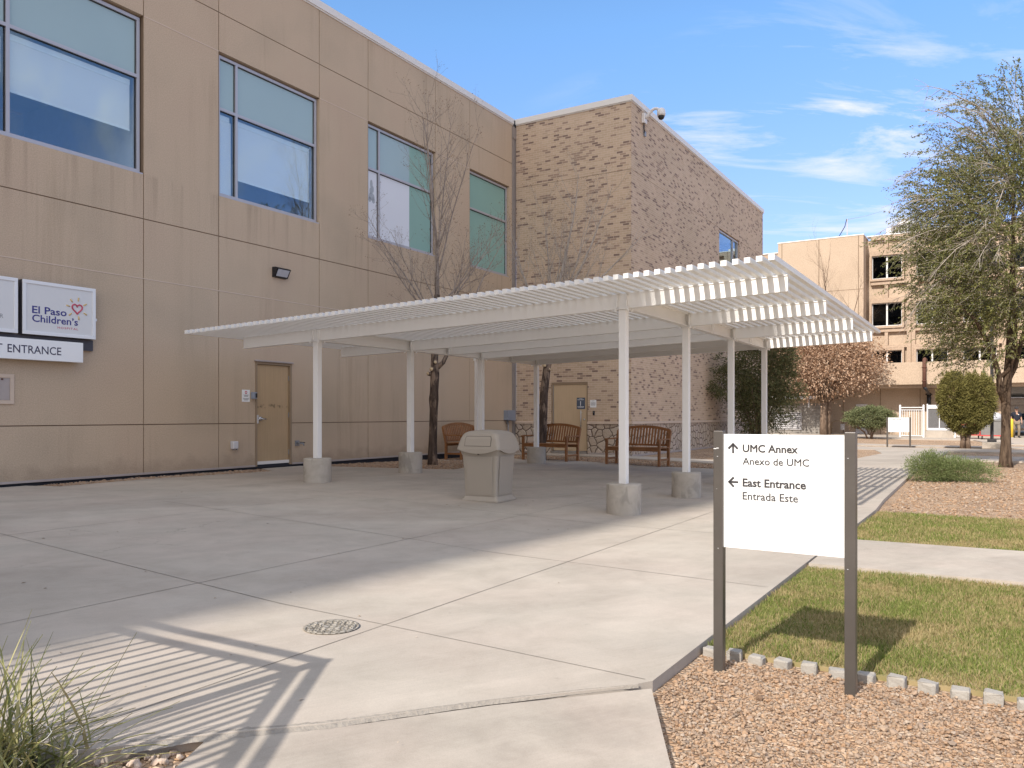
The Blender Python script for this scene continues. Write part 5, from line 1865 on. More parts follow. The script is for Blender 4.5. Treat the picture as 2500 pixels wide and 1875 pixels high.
# facing: the man walks towards the viewer; local -y is forward
pe = thing('person', 'man in a dark polo shirt, khaki trousers and cap walking in the service yard', 'person', (29.35, 46.9, -.05), R(-20))
J = dict(pel=(0, 0, .92), sp=(0, -.01, 1.12), ch=(0, -.02, 1.33), nk=(0, -.01, 1.50), hd0=(0, -.03, 1.58), hd1=(0, -.03, 1.68), hd2=(0, -.02, 1.74),
         hl=(.10, 0, .88), kl=(.11, -.12, .50), al=(.11, -.02, .09), tl=(.12, -.16, .03), hr=(-.10, 0, .88), kr=(-.11, .02, .49), ar=(-.11, .14, .11), tr=(-.12, .02, .03),
         sl=(.19, 0, 1.42), el=(.25, .06, 1.15), wl=(.25, -.08, .94), fl=(.25, -.11, .84), sr=(-.19, 0, 1.42), er=(-.26, .05, 1.15), wr=(-.27, -.02, .92), fr=(-.27, -.04, .82))
order = list(J)
ix = {k: i for i, k in enumerate(order)}
E_ = [('pel', 'sp'), ('sp', 'ch'), ('ch', 'nk'), ('nk', 'hd0'), ('hd0', 'hd1'), ('hd1', 'hd2'), ('pel', 'hl'), ('hl', 'kl'), ('kl', 'al'), ('al', 'tl'), ('pel', 'hr'), ('hr', 'kr'), ('kr', 'ar'), ('ar', 'tr'),
      ('ch', 'sl'), ('sl', 'el'), ('el', 'wl'), ('wl', 'fl'), ('ch', 'sr'), ('sr', 'er'), ('er', 'wr'), ('wr', 'fr')]
RAD = dict(pel=(.15, .11), sp=(.15, .11), ch=(.17, .115), nk=.058, hd0=.075, hd1=.092, hd2=.06, hl=.085, kl=.058, al=.04, tl=.035, hr=.085, kr=.058, ar=.04, tr=.035,
           sl=.062, el=.044, wl=.030, fl=.036, sr=.062, er=.044, wr=.030, fr=.036)
skin_body('body', [J[k] for k in order], [(ix[a], ix[b]) for a, b in E_], [RAD[k] for k in order], MAT['skin'], pe)


def garment(name, keys, edges, grow, mat, extra=None):
    JJ = dict(J)
    JJ.update(extra or {})
    i2 = {k: i for i, k in enumerate(keys)}

    def gr(k):
        r = RAD.get(k, .06)
        return tuple(x + grow for x in r) if hasattr(r, '__len__') else r + grow
    return skin_body(name, [JJ[k] for k in keys], [(i2[a], i2[b]) for a, b in edges], [gr(k) for k in keys], mat, pe)


hal = lambda a, b, t: tuple(J[a][i] + (J[b][i] - J[a][i]) * t for i in range(3))
RAD.update(ul=.058, ur=.058, ct=.07, kl2=.055, kr2=.055)
garment('polo_shirt', ['pel', 'sp', 'ch', 'ct', 'sl', 'ul', 'sr', 'ur'], [('pel', 'sp'), ('sp', 'ch'), ('ch', 'ct'), ('ch', 'sl'), ('sl', 'ul'), ('ch', 'sr'), ('sr', 'ur')], .022, MAT['polo'],
        {'ct': (0, -.01, 1.46), 'ul': hal('sl', 'el', .75), 'ur': hal('sr', 'er', .75)})
garment('trousers', ['pel', 'hl', 'kl', 'al', 'hr', 'kr', 'ar'], [('pel', 'hl'), ('hl', 'kl'), ('kl', 'al'), ('pel', 'hr'), ('hr', 'kr'), ('kr', 'ar')], .020, MAT['khaki'])
for a, b in (('al', 'tl'), ('ar', 'tr')):
    p0, p1 = Vector(J[a]), Vector(J[b])
    obj('shoe', MB().tube([p0 + Vector((0, .07, -.03)), p0 + Vector((0, 0, -.02)), p1 + Vector((0, -.05, .0)), p1 + Vector((0, -.09, 0))], [.035, .05, .045, .02], 10), MAT['shoe'], pe)
cpm = MB().lathe([(.106, 0), (.108, .03), (.095, .085), (.06, .118), (.01, .13)], 18, (0, -.025, 1.69))
cpm.add([(.085, -.085, 1.70), (-.085, -.085, 1.70), (-.07, -.20, 1.685), (0, -.225, 1.682), (.07, -.20, 1.685), (.085, -.085, 1.712), (-.085, -.085, 1.712), (-.07, -.20, 1.695), (0, -.225, 1.692), (.07, -.20, 1.695)],
        [(0, 1, 2, 3, 4), (5, 9, 8, 7, 6), (0, 4, 9, 5), (4, 3, 8, 9), (3, 2, 7, 8), (2, 1, 6, 7)])
obj('cap', cpm, MAT['cap'], pe)
fc = MB()
for q in (-1, 1):
    fc.lathe([(.002, -.01), (.011, -.006), (.011, .006), (.002, .01)], 8, (q * .034, -.113, 1.648))
obj('eye', fc, MAT['shoe'], pe)
obj('nose', MB().tube([(0, -.118, 1.65), (0, -.137, 1.622), (0, -.122, 1.608)], [.008, .015, .010], 8), MAT['skin'], pe)
obj('mouth', MB().box(-.022, .022, -.121, -.112, 1.580, 1.587), MAT['heart_red'], pe)
hn = MB()
for q, w_ in ((1, 'fl'), (-1, 'fr')):
    b_ = Vector(J[w_])
    for k in range(4):
        o_ = Vector((0, -.03 + .02 * k, -.03))
        hn.tube([b_ + o_, b_ + o_ + Vector((-.004 * q, -.006, -.04)), b_ + o_ + Vector((-.018 * q, -.006, -.068 + .006 * abs(k - 1)))], [.0095, .0085, .006], 6)
    hn.tube([b_ + Vector((0, -.035, .0)), b_ + Vector((-.01 * q, -.062, -.025)), b_ + Vector((-.018 * q, -.065, -.05))], [.011, .010, .007], 6)
obj('fingers', hn, MAT['skin'], pe)
obj('badge', MB().box(.05, .10, -.152, -.149, 1.33, 1.37), MAT['white_print'], pe)

# ---------------------------------------------------------------- manhole, edging, railing
mh = thing('manhole_cover', 'round patterned iron manhole cover set in the concrete plaza', 'manhole cover', (-1.115, 4.985, gz(-1.115, 4.985)))
obj('frame_ring', MB().lathe([(.168, .003), (.172, .007), (.158, .0075), (.152, .003)], 48, cap=False), MAT['manhole'], mh)
cv = MB().lathe([(.149, .002), (.149, .006), (.138, .0085), (.133, .0045), (.06, .0045), (.055, .008), (.045, .008), (.040, .0045), (.001, .0045)], 48, cap=False)
random.seed(9)
for rr, n_ in ((.075, 14), (.092, 18), (.110, 22), (.124, 24)):
    for k in range(n_):
        if random.random() < .14:
            continue
        a = 2 * PI * k / n_ + rr * 9
        M = Matrix.Translation((rr * math.cos(a), rr * math.sin(a), 0)) @ Matrix.Rotation(a, 4, 'Z')
        cv.box(-.006, .006, -.0085, .0085, .0046, .0095, 0, M)
cv.box(-.012, .012, -.006, .006, .0046, .0085)
obj('lid', cv, MAT['manhole'], mh)

random.seed(21)
PV = 'edging stones between gravel and lawn'
pv0 = None
places = ['first edging stone, tight against the plaza corner', 'edging stone half hidden behind the left sign post', 'edging stone just right of the left sign post', 'fourth edging stone, under the sign panel',
          'fifth edging stone, below the middle of the sign panel', 'edging stone just left of the right sign post', 'edging stone right of the sign post, half in its shadow',
          'lone edging stone right after the shaded one', 'edging stone with crumbs of mortar below it', 'edging stone third from the right photo edge', 'edging stone second from the right photo edge', 'edging stone cut by the right photo edge']
for k, d in enumerate([11.90, 12.035, 12.16, 12.30, 12.44, 12.58, 12.72, 12.865, 13.005, 13.145, 13.285, 13.42]):
    s = -17.69 - .006 * k
    m = MB().box(-.034, .034, -.041, .041, -.08, -.006 + random.uniform(-.010, .006), .010)
    m.v = [(x + random.uniform(-.004, .004), y + random.uniform(-.004, .004), z + random.uniform(-.004, .004)) for x, y, z in m.v]
    p = W(s, d, -.035 + random.uniform(-.012, .004))
    tag(obj('edging_stone', m, MAT['paver'], None, p, ROT + R(random.uniform(-16, 16))), 'pale grey ' + places[k], 'edging stone', PV)

rl = thing('picket_railing', 'dark steel picket railing out of frame whose shadow crosses the plaza', 'railing', (-2.30, 2.56, -.04))
bdir = Vector((-.8564, .516, 0))
ddir = Vector((0.03, -1, 0))
HR = 1.75
rm = MB()
for v_, L in ((bdir, 3.2), (ddir, 3.5)):
    for z in (HR - .025, HR - .175, .12):
        rm.bar(v_ * 0 + Vector((0, 0, z)), v_ * L + Vector((0, 0, z)), .045, .045)
obj('rail', rm, MAT['lamp_brown'], rl)
pk = MB()
for v_, L in ((bdir, 3.2), (ddir, 3.5)):
    n_ = int(L / .112)
    for k in range(1, n_):
        p = v_ * (.112 * k)
        pk.box(p.x - .0115, p.x + .0115, p.y - .0115, p.y + .0115, .14, HR - .198)
obj('picket', pk, MAT['lamp_brown'], rl)
for p in (Vector((0, 0, 0)), bdir * 3.2, ddir * 3.5):
    obj('post', MB().box(p.x - .03, p.x + .03, p.y - .03, p.y + .03, 0, HR, 0), MAT['lamp_brown'], rl)

# ---------------------------------------------------------------- loose stones
rng = np.random.default_rng(7)


def ico():
    bm = bmesh.new()
    bmesh.ops.create_icosphere(bm, subdivisions=1, radius=1.0)
    v = np.array([x.co[:] for x in bm.verts])
    f = np.array([[q.index for q in x.verts] for x in bm.faces])
    bm.free()
    return v, f


ICO_V, ICO_F = ico()


def in_poly(pts, poly):
    x, y = pts[:, 0], pts[:, 1]
    ins = np.zeros(len(pts), bool)
    j = len(poly) - 1
    for i in range(len(poly)):
        xi, yi = poly[i]
        xj, yj = poly[j]
        c = ((yi > y) != (yj > y)) & (x < (xj - xi) * (y - yi) / (yj - yi + 1e-12) + xi)
        ins ^= c
        j = i
    return ins


def scatter(poly, n):
    P = np.array(poly)
    lo, hi = P.min(0), P.max(0)
    out = np.zeros((0, 2))
    while len(out) < n:
        q = rng.uniform(lo, hi, (n * 2, 2))
        out = np.vstack([out, q[in_poly(q, poly)]])
    return out[:n]


def gz_np(xy):
    s = (xy[:, 0] - CX) * AX + (xy[:, 1] - CY) * AY
    d = (xy[:, 0] - CX) * NX + (xy[:, 1] - CY) * NY
    w = np.clip((9.05 - d) / 5.42, 0, 1)
    t = np.clip((s + 9) / 5, 0, 1)
    return -.035 + .185 * w * (1 - .45 * t)


def stones(name, xy, z, size, mat, kind_label):
    n = len(xy)
    k = len(ICO_V)
    jit = rng.uniform(.62, 1.15, (n, k, 1))
    v = ICO_V[None] * jit
    v = v * rng.uniform(.55, 1.15, (n, 1, 3))
    q = rng.normal(size=(n, 4))
    q /= np.linalg.norm(q, axis=1, keepdims=True)
    w, x, y, zq = q.T
    Rm = np.stack([1 - 2 * (y * y + zq * zq), 2 * (x * y - zq * w), 2 * (x * zq + y * w), 2 * (x * y + zq * w), 1 - 2 * (x * x + zq * zq), 2 * (y * zq - x * w),
                   2 * (x * zq - y * w), 2 * (y * zq + x * w), 1 - 2 * (x * x + y * y)], 1).reshape(n, 3, 3)
    v = np.einsum('nij,nkj->nki', Rm, v) * size[:, None, None]
    v[:, :, 2] *= .75
    v += np.stack([xy[:, 0], xy[:, 1], z], 1)[:, None, :]
    f = (ICO_F[None] + (np.arange(n) * k)[:, None, None]).reshape(-1, 3)
    o = arr(name, v.reshape(-1, 3), 3, mat, faces=f)
    o['kind'] = 'stuff'
    return o


def xyp(poly):
    return [tuple(W(s, d).xy) for s, d in poly]


near = xyp([(-18.46, 11.88), (-17.74, 11.89), (-17.80, 14.6), (-20.6, 13.9), (-20.2, 12.75), (-19.40, 12.34)])
xy = scatter(near, 27000)
sz = rng.gamma(3.2, .0015, len(xy)) + .0036
sz = np.clip(sz, .004, .021)
stones('gravel', xy, gz_np(xy) - .060 + sz * rng.uniform(.1, .9, len(xy)), sz, MAT['stones'], '')
xy = scatter(xyp([(-9.7, 11.95), (-.6, 11.75), (2.0, 14), (-2, 17), (-9.6, 17)]), 9000)
sz = np.clip(rng.gamma(5.0, .0024, len(xy)) + .008, .009, .034)
stones('gravel', xy, gz_np(xy) - .060 + sz * .4, sz, MAT['stones'], '')
xy = np.vstack([scatter(xyp([(-14.95, .02), (-14.9, .55), (-13.4, .42), (-10.9, .75), (-10.45, .05)]), 1500), scatter(xyp([(-9.0, .5), (-8.5, 3.4), (-7.6, 3.2), (-4.3, 1.8), (-3.1, 1.6), (-1.2, .2), (-9.2, .1)]), 4200),
                scatter(xyp([(-2.9, 1.6), (-3.0, 3.9), (-3.4, 6.2), (-3.1, 7.4), (-1.9, 8), (-1.5, 6.5), (-1.25, 4.5), (-1.0, 1)]), 3200)])
sz = np.clip(rng.gamma(5.0, .0022, len(xy)) + .008, .009, .030)
stones('gravel', xy, gz_np(xy) - .016 + sz * .4, sz, MAT['stones'], '')
bed = xyp([(-20.08, 10.47), (-20.2, 10.60), (-20.9, 10.93), (-22.4, 11.05), (-22.4, 8.5), (-20.35, 10.28)])
xy = scatter(bed, 2600)
sz = np.clip(rng.gamma(5.0, .0026, len(xy)) + .007, .008, .028)
stones('gravel', xy, gz_np(xy) - .062 + sz * rng.uniform(.2, .9, len(xy)), sz, MAT['pale_stones'], '')

# ---------------------------------------------------------------- grass blades
def grass(name, poly, n, h0, h1, wd):
    xy = scatter(poly, n)
    z = gz_np(xy) - .036
    a = rng.uniform(0, 2 * PI, n)
    lean = rng.uniform(.1, .95, n)
    az = rng.uniform(0, 2 * PI, n)
    h = rng.uniform(h0, h1, n)
    clump = .5 + .5 * np.sin(xy[:, 0] * 3.1 + 1.3 * np.sin(xy[:, 1] * 2.3)) * np.sin(xy[:, 1] * 2.7 + np.sin(xy[:, 0] * 1.9))
    h *= .75 + .5 * clump
    w = wd * rng.uniform(.6, 1.3, n)
    base = np.stack([xy[:, 0], xy[:, 1], z], 1)
    sd_ = np.stack([np.cos(a) * w, np.sin(a) * w, np.zeros(n)], 1)
    tip = base + np.stack([np.cos(az) * lean * h, np.sin(az) * lean * h, h * np.sqrt(1 - .55 * lean ** 2)], 1)
    midp = base * .45 + tip * .55 + np.stack([np.zeros(n), np.zeros(n), h * .14], 1)
    v = np.stack([base - sd_, base + sd_, midp + sd_ * .8, midp - sd_ * .8, midp - sd_ * .8, midp + sd_ * .8, tip + sd_ * .15, tip - sd_ * .15], 1)
    idx = np.arange(n)[:, None] * 6 + np.array([[0, 1, 2, 3, 3, 2, 4, 5]])
    v6 = np.stack([base - sd_, base + sd_, midp + sd_ * .8, midp - sd_ * .8, tip + sd_ * .15, tip - sd_ * .15], 1)
    o = arr(name, v6.reshape(-1, 3), 4, MAT['blades'], faces=idx.reshape(-1, 4))
    o['kind'] = 'stuff'
    return o


grass('grass', xyp([(-17.64, 11.86), (-14.77, 11.86), (-14.72, 15.2), (-17.7, 14.3)]), 85000, .018, .042, .0022)
grass('grass', xyp([(-13.0, 11.86), (-10.06, 11.88), (-10.0, 13.9), (-10.0, 17.2), (-12.9, 16.2)]), 52000, .02, .045, .0034)


# ---------------------------------------------------------------- trees
def unit(v):
    v = Vector(v)
    return v / max(v.length, 1e-9)


def limb(mb, rs, p, d, L, r0, r1, n=6, wob=.12, up=0.0, sides=6):
    """one wandering branch; returns its points"""
    pts, rad = [Vector(p)], [r0]
    d = unit(d)
    for i in range(n):
        d = unit(d + Vector((rs.uniform(-wob, wob), rs.uniform(-wob, wob), rs.uniform(-wob, wob) + up)))
        pts.append(pts[-1] + d * (L / n))
        rad.append(r0 + (r1 - r0) * (i + 1) / n)
    mb.tube(pts, rad, sides, True)
    return pts, rad


def spray(mbs, rs, pts, rad, n, L, lev, ang=(25, 55), up=.10, t0=.2, twig_sides=4):
    """side shoots along a branch, each with its own shoots"""
    tips = []
    for k in range(n):
        t = t0 + (1 - t0) * (k + rs.random()) / n
        i = min(len(pts) - 2, int(t * (len(pts) - 1)))
        f = t * (len(pts) - 1) - i
        p = pts[i].lerp(pts[i + 1], f)
        ax = unit(pts[i + 1] - pts[i])
        a = rs.uniform(0, 2 * PI)
        side = ax.orthogonal().normalized()
        side.rotate(Matrix.Rotation(a, 3, ax))
        th = R(rs.uniform(*ang))
        d = ax * math.cos(th) + side * math.sin(th)
        l = L * rs.uniform(.6, 1.2) * (1.15 - .55 * t)
        r = max(.0022, min(rad[i] * .55, .002 + l * .007))
        q, qr = limb(mbs, rs, p, d, l, r, .0016, 5, .13, up, twig_sides)
        tips.append(q[-1])
        if lev > 0:
            tips += spray(mbs, rs, q, qr, max(2, int(n * .7)), L * .42, lev - 1, ang, up, .15, 3)
    return tips


def leaf_quads(centres, dirs, ln, wd, rngs, droop=0.0):
    """diamond shaped leaves"""
    n = len(centres)
    d = dirs + rngs.normal(size=(n, 3)) * .55
    d[:, 2] -= droop
    d /= np.linalg.norm(d, axis=1, keepdims=True)
    u = rngs.normal(size=(n, 3))
    s = np.cross(d, u)
    s /= np.linalg.norm(s, axis=1, keepdims=True) + 1e-9
    l = ln * rngs.uniform(.6, 1.25, (n, 1))
    w = wd * rngs.uniform(.6, 1.25, (n, 1))
    nrm = np.cross(s, d)
    return np.stack([centres, centres + d * l * .5 + s * w * .5 + nrm * w * .15, centres + d * l, centres + d * l * .5 - s * w * .5 + nrm * w * .15], 1).reshape(-1, 3)


def bare_tree(label, x, y, z, seed, trunk, forks, limbs, height, spread, group=None, bark=('bark_dark', 'bark_grey'), stubs=()):
    rs = random.Random(seed)
    t = thing('bare_tree', label, 'tree', (x, y, z), 0, group)
    tm = MB()
    pts = [Vector(p[:3]) for p in trunk]
    tm.tube(pts, [p[3] for p in trunk], 14)
    for a, b, r in forks:
        tm.tube([Vector(a), Vector(a).lerp(Vector(b), .5) + Vector((.03, 0, -.04)), Vector(b)], [r * 1.25, r, r * .8], 10)
    tk = obj('trunk', tm, MAT[bark[0]], t)
    for p, d, r in stubs:
        sm_ = MB().tube([Vector(p), Vector(p) + unit(d) * .07], [r * 1.15, r], 12)
        obj('branch_stub', sm_, MAT[bark[0]], tk)
        e = Vector(p) + unit(d) * .071
        obj('pruning_cut', MB().tube([e, e + unit(d) * .006], r * .86, 14), MAT['cut_wood'], tk)
    bm_ = MB()
    tips = []
    for (p, d, L, r) in limbs:
        q, qr = limb(bm_, rs, p, d, L, r, .0035, 9, .08, .05, 7)
        tips.append(q[-1])
        tips += spray(bm_, rs, q, qr, 9, L * .34, 1, (22, 50), .10, .18)
    obj('branches', bm_, MAT[bark[1]], t, uv=False)
    n = len(tips)
    c = np.array([q[:] for q in tips])
    c = np.repeat(c, 3, 0) + rng.normal(size=(n * 3, 3)) * .03
    dirs = rng.normal(size=(n * 3, 3)) * .3 + np.array([0, 0, .8])
    arr('buds', leaf_quads(c, dirs, .032, .013, rng), 4, MAT['bud'], t)
    return t


def vase(rs, base, n, r0, L, tilt, z0, lean=(0, 0)):
    out = []
    for k in range(n):
        a = 2 * PI * (k + rs.uniform(-.3, .3)) / n
        tl = rs.uniform(*tilt)
        d = (math.cos(a) * math.sin(R(tl)) + lean[0], math.sin(a) * math.sin(R(tl)) + lean[1], math.cos(R(tl)))
        p = Vector(base) + Vector((0, 0, rs.uniform(*z0)))
        out.append((p, d, L * rs.uniform(.75, 1.1) * (1.12 - tl / 110), r0 * rs.uniform(.6, 1)))
    return out


rs = random.Random(11)
# tree in front of the stucco wall
tr = [(0, 0, -.1, .135), (-.01, 0, .15, .115), (0, 0, .6, .098), (.02, 0, 1.3, .095), (.02, 0, 1.55, .115), (.03, 0, 1.75, .10), (.05, 0, 2.15, .105), (.04, 0, 2.45, .085), (.05, .0, 3.2, .075), (.10, 0, 4.0, .068)]
lim = [((.10, 0, 3.95), (.02, 0, 1), 4.6, .06)] + vase(rs, (.07, 0, 0), 9, .028, 4.1, (34, 64), (2.9, 3.8)) + vase(rs, (.1, 0, 0), 5, .024, 3.4, (8, 20), (4.0, 5.2))
lim += [((.52, .05, 3.05), (.45, .1, 1), 2.6, .032), ((.52, .05, 3.05), (.15, -.2, 1), 2.2, .026)]
bare_tree('leafless tree with pruned dark trunk in front of the stucco wall', -1.86, 18.95, .10, 3, tr, [((.06, 0, 2.25), (.36, .03, 2.66), .052), ((.36, .03, 2.66), (.52, .05, 3.05), .044)], lim, 7.5, 2,
          None, ('bark_dark', 'bark_grey'), [((.0, -.05, 2.24), (-.3, -1, .15), .05), ((-.06, -.03, 2.14), (-.9, -.9, .1), .045), ((.05, -.06, 2.40), (.3, -1, .2), .042)])
rs = random.Random(12)
tr = [(0, 0, -.1, .15), (0, 0, .3, .125), (.04, 0, 1.0, .115), (.07, 0, 1.8, .11), (.14, 0, 2.4, .105), (.24, 0, 3.1, .10), (.30, 0, 3.8, .09)]
lim = vase(rs, (.30, 0, 0), 12, .030, 4.1, (18, 52), (3.3, 3.9), (.08, 0)) + [((.3, 0, 3.75), (.10, 0, 1), 4.2, .055), ((.3, 0, 3.7), (.5, -.2, .9), 4.0, .05), ((.3, 0, 3.7), (.75, -.3, .75), 3.6, .045)]
bare_tree('leafless tree with leaning trunk in front of the brown brick wall', .80, 21.92, .06, 5, tr, [], lim, 7, 2, None, ('bark_dark', 'twig_pale'),
          [((.10, -.09, 2.55), (-.35, -1, .1), .055), ((.17, -.06, 2.43), (.9, -.4, .4), .05)])
rs = random.Random(14)
tr = [(0, 0, -.1, .17), (0, 0, 1.0, .15), (.05, 0, 2.2, .14), (.1, 0, 3.2, .12)]
lim = [((.1, 0, 3.1), (-.05, 0, 1), 8.6, .10), ((.1, 0, 3.0), (.35, 0, 1), 7.5, .08), ((.1, 0, 3.2), (-.35, .1, 1), 6.8, .07), ((0.05, 0, 2.2), (1.0, -.1, .28), 3.8, .07), ((.1, 0, 3.0), (.9, 0, .5), 4.6, .06), ((.1, 0, 3.4), (.15, .2, 1), 7.6, .07), ((.1, 0, 3.3), (.6, 0, .8), 5.5, .06)]
p = W(31.8, 4.1)
bare_tree('tall leafless tree rising behind the brown leaved oak', p.x, p.y, -.05, 8, tr, [], lim, 10, 3, None, ('bark_far', 'bark_far'))


def leafy(name, label, cat, x, y, z, trunk_parts, blobs, n, ln, wd, mat, bark, shell=.35, seed=1, droop=0.1, group=None, twig_r=None, clump=0, cs_=.10):
    """crown: leaves thrown through a set of ellipsoids, gathered in clumps so that gaps stay open"""
    t = thing(name, label, cat, (x, y, z), 0, group)
    tm = MB()
    for pts, rad in trunk_parts:
        tm.tube(pts, rad, 10)
    obj('trunk', tm, MAT[bark], t, uv=False)
    g = np.random.default_rng(seed)
    cs, ds = [], []
    tot = sum(b[3] * b[4] * b[5] for b in blobs)
    for bx, by_, bz, rx, ry_, rz in blobs:
        m = int(n * rx * ry_ * rz / tot)
        if clump:
            k = max(6, m // clump)
            u = g.normal(size=(k, 3))
            u /= np.linalg.norm(u, axis=1, keepdims=True)
            rr = (shell + (1 - shell) * g.random(k) ** .6)[:, None] * g.uniform(.86, 1.08, (k, 1))
            c0 = u * rr
            cen = np.repeat(c0, m // k, 0) + g.normal(size=((m // k) * k, 3)) * cs_
            dr = np.repeat(u, m // k, 0)
        else:
            u = g.normal(size=(m, 3))
            u /= np.linalg.norm(u, axis=1, keepdims=True)
            rr = (shell + (1 - shell) * g.random(m) ** .5)[:, None]
            bump = 1 + .07 * np.sin(u[:, :1] * 9 + 2 * u[:, 2:] * 5) + .05 * np.sin(u[:, 1:2] * 13 + u[:, 2:] * 11)
            cen = u * rr * bump
            dr = u
        cs.append(cen * np.array([rx, ry_, rz]) + np.array([bx, by_, bz]))
        ds.append(dr)
    c = np.vstack(cs)
    d = np.vstack(ds)
    arr('crown', leaf_quads(c, d, ln, wd, g, droop), 4, MAT[mat], t)
    return t


# big live oak on the right: arching twigs carrying small leaves
def live_oak():
    t = thing('live_oak', 'large live oak with drooping leafy twigs at the right photo edge', 'tree', (12.99, 21.2, -.06))
    rs = random.Random(31)
    tm = MB()
    V = Vector
    tm.tube([V((0, 0, -.1)), V((-.01, 0, .15)), V((0, 0, .6)), V((.0, 0, 1.2)), V((.0, 0, 1.75)), V((.04, 0, 2.3)), V((.10, 0, 3.0)), V((.2, .1, 4.2)), V((.25, .1, 6.0)), V((.2, 0, 8.0))], [.19, .15, .118, .108, .112, .105, .095, .075, .05, .02], 14)
    tm.tube([V((-.02, 0, 1.65)), V((-.16, 0, 2.0)), V((-.22, -.05, 2.4)), V((-.42, -.1, 3.0)), V((-.9, -.2, 3.8)), V((-1.6, -.3, 4.4))], [.085, .075, .068, .06, .045, .02], 10)
    tm.tube([V((.03, 0, 2.2)), V((.3, .1, 2.6)), V((.5, .2, 3.2)), V((1.0, .4, 4.4)), V((1.6, .5, 5.6))], [.075, .065, .06, .045, .02], 10)
    tm.tube([V((-.2, -.02, 2.3)), V((.02, -.12, 2.55)), V((.14, -.2, 3.0)), V((-.2, -.7, 4.4)), V((-.6, -1.3, 5.4))], [.05, .045, .045, .035, .015], 8)
    obj('trunk', tm, MAT['bark_oak'], t, uv=False)
    g = np.random.default_rng(5)
    cen, rad = np.array([.95, 0, 5.65]), np.array([3.25, 2.8, 4.1])
    tw = MB()
    pts_all, dir_all = [], []
    boughs = []
    N = 5600
    k = 0
    while k < N:
        u = g.normal(size=3)
        u /= np.linalg.norm(u)
        if u[2] < -.80:
            continue
        f = (.40 + .60 * g.random() ** .6)
        lump = 1 + .10 * math.sin(u[0] * 7 + u[2] * 5) + .08 * math.sin(u[2] * 11 + u[1] * 6)
        zz_ = u[2]
        narrow = 1.0 - .08 * max(0, zz_)
        p = cen + u * f * rad * lump * np.array([narrow, narrow, 1.0])
        if p[2] < 2.3 + .5 * g.random():
            continue
        if abs(p[0]) < .5 and p[1] < .3 and p[2] < 2.9:
            continue
        if p[0] > 1.6 and g.random() < .6:
            continue
        out = unit((u[0], u[1], u[2] * .35 + .25))
        L = g.uniform(.45, .95)
        d = unit(V(out) + V(g.normal(size=3) * .35))
        q = V(p)
        path = [q.copy()]
        for i in range(6):
            d = unit(d + V((0, 0, -.20 if i > 1 else .02)) + V(g.normal(size=3) * .10))
            q = q + d * (L / 6)
            path.append(q.copy())
        if k % 2 == 0:
            tw.tube(path, [.007, .006, .005, .004, .0035, .003, .002], 4, False)
        m = 30
        for j in range(m):
            tt = (j + g.random()) / m * 5.999
            i = int(tt)
            pts_all.append((path[i].lerp(path[i + 1], tt - i) + V(g.normal(size=3) * .012))[:])
            dir_all.append((path[i + 1] - path[i]).normalized()[:])
        k += 1
    # long pale boughs sweeping outward and down
    for k in range(80):
        a = g.uniform(0, 2 * PI)
        z0 = g.uniform(4.0, 9.0)
        p0 = V((.2 + .3 * math.cos(a), .3 * math.sin(a), z0))
        d = unit((math.cos(a), math.sin(a), g.uniform(.1, .8)))
        path, q = [p0], p0.copy()
        for i in range(9):
            d = unit(d + V((0, 0, -.10)) + V(g.normal(size=3) * .07))
            q = q + d * .36 * (1.15 - .04 * (z0 - 4))
            path.append(q.copy())
        tw.tube(path, [.022 - .002 * i for i in range(10)], 5, False)
        for i in range(2, 9):
            for j in range(3):
                e = path[i] + V(g.normal(size=3) * .1)
                dd_ = unit((path[i + 1] - path[i]).normalized() + V(g.normal(size=3) * .5))
                tw.tube([path[i], path[i] + dd_ * .25, path[i] + dd_ * .5 + V((0, 0, -.05))], [.006, .004, .002], 3, False)
    # a few wispy shoots at the very top left
    for sx, sz_, tx, tz in ((-.1, 8.6, -1.9, 9.55), (-.3, 8.2, -2.0, 9.0), (-.2, 8.9, -1.3, 9.7), (-.4, 7.6, -2.5, 8.1), (.2, 9.0, -.5, 9.9), (-.2, 9.0, -.75, 10.3), (.1, 9.2, .1, 10.7), (-.5, 8.6, -1.5, 9.4), (-1.2, 8.0, -2.1, 8.7), (-1.6, 6.6, -3.1, 7.2), (-2.0, 5.4, -3.4, 5.9), (.6, 9.2, 1.0, 10.6)):
        for rep in range(3):
            a, b = V((sx, g.uniform(-.5, .5), sz_)), V((tx + g.uniform(-.3, .3), g.uniform(-.8, .8), tz + g.uniform(-.2, .2)))
            path = [a.lerp(b, i / 6) + V((0, 0, .35 * math.sin(PI * i / 6))) for i in range(7)]
            tw.tube(path, [.008, .007, .006, .005, .004, .003, .002], 4, False)
            for j in range(62):
                tt = 2.2 + 3.79 * g.random()
                i = int(tt)
                pts_all.append((path[i].lerp(path[i + 1], tt - i) + V(g.normal(size=3) * .03))[:])
                dir_all.append((path[i + 1] - path[i]).normalized()[:])
    obj('twigs', tw, MAT['twig_pale'], t, uv=False)
    arr('crown', leaf_quads(np.array(pts_all), np.array(dir_all), .072, .030, g, .25), 4, MAT['oak_leaf'], t)


live_oak()

V = Vector
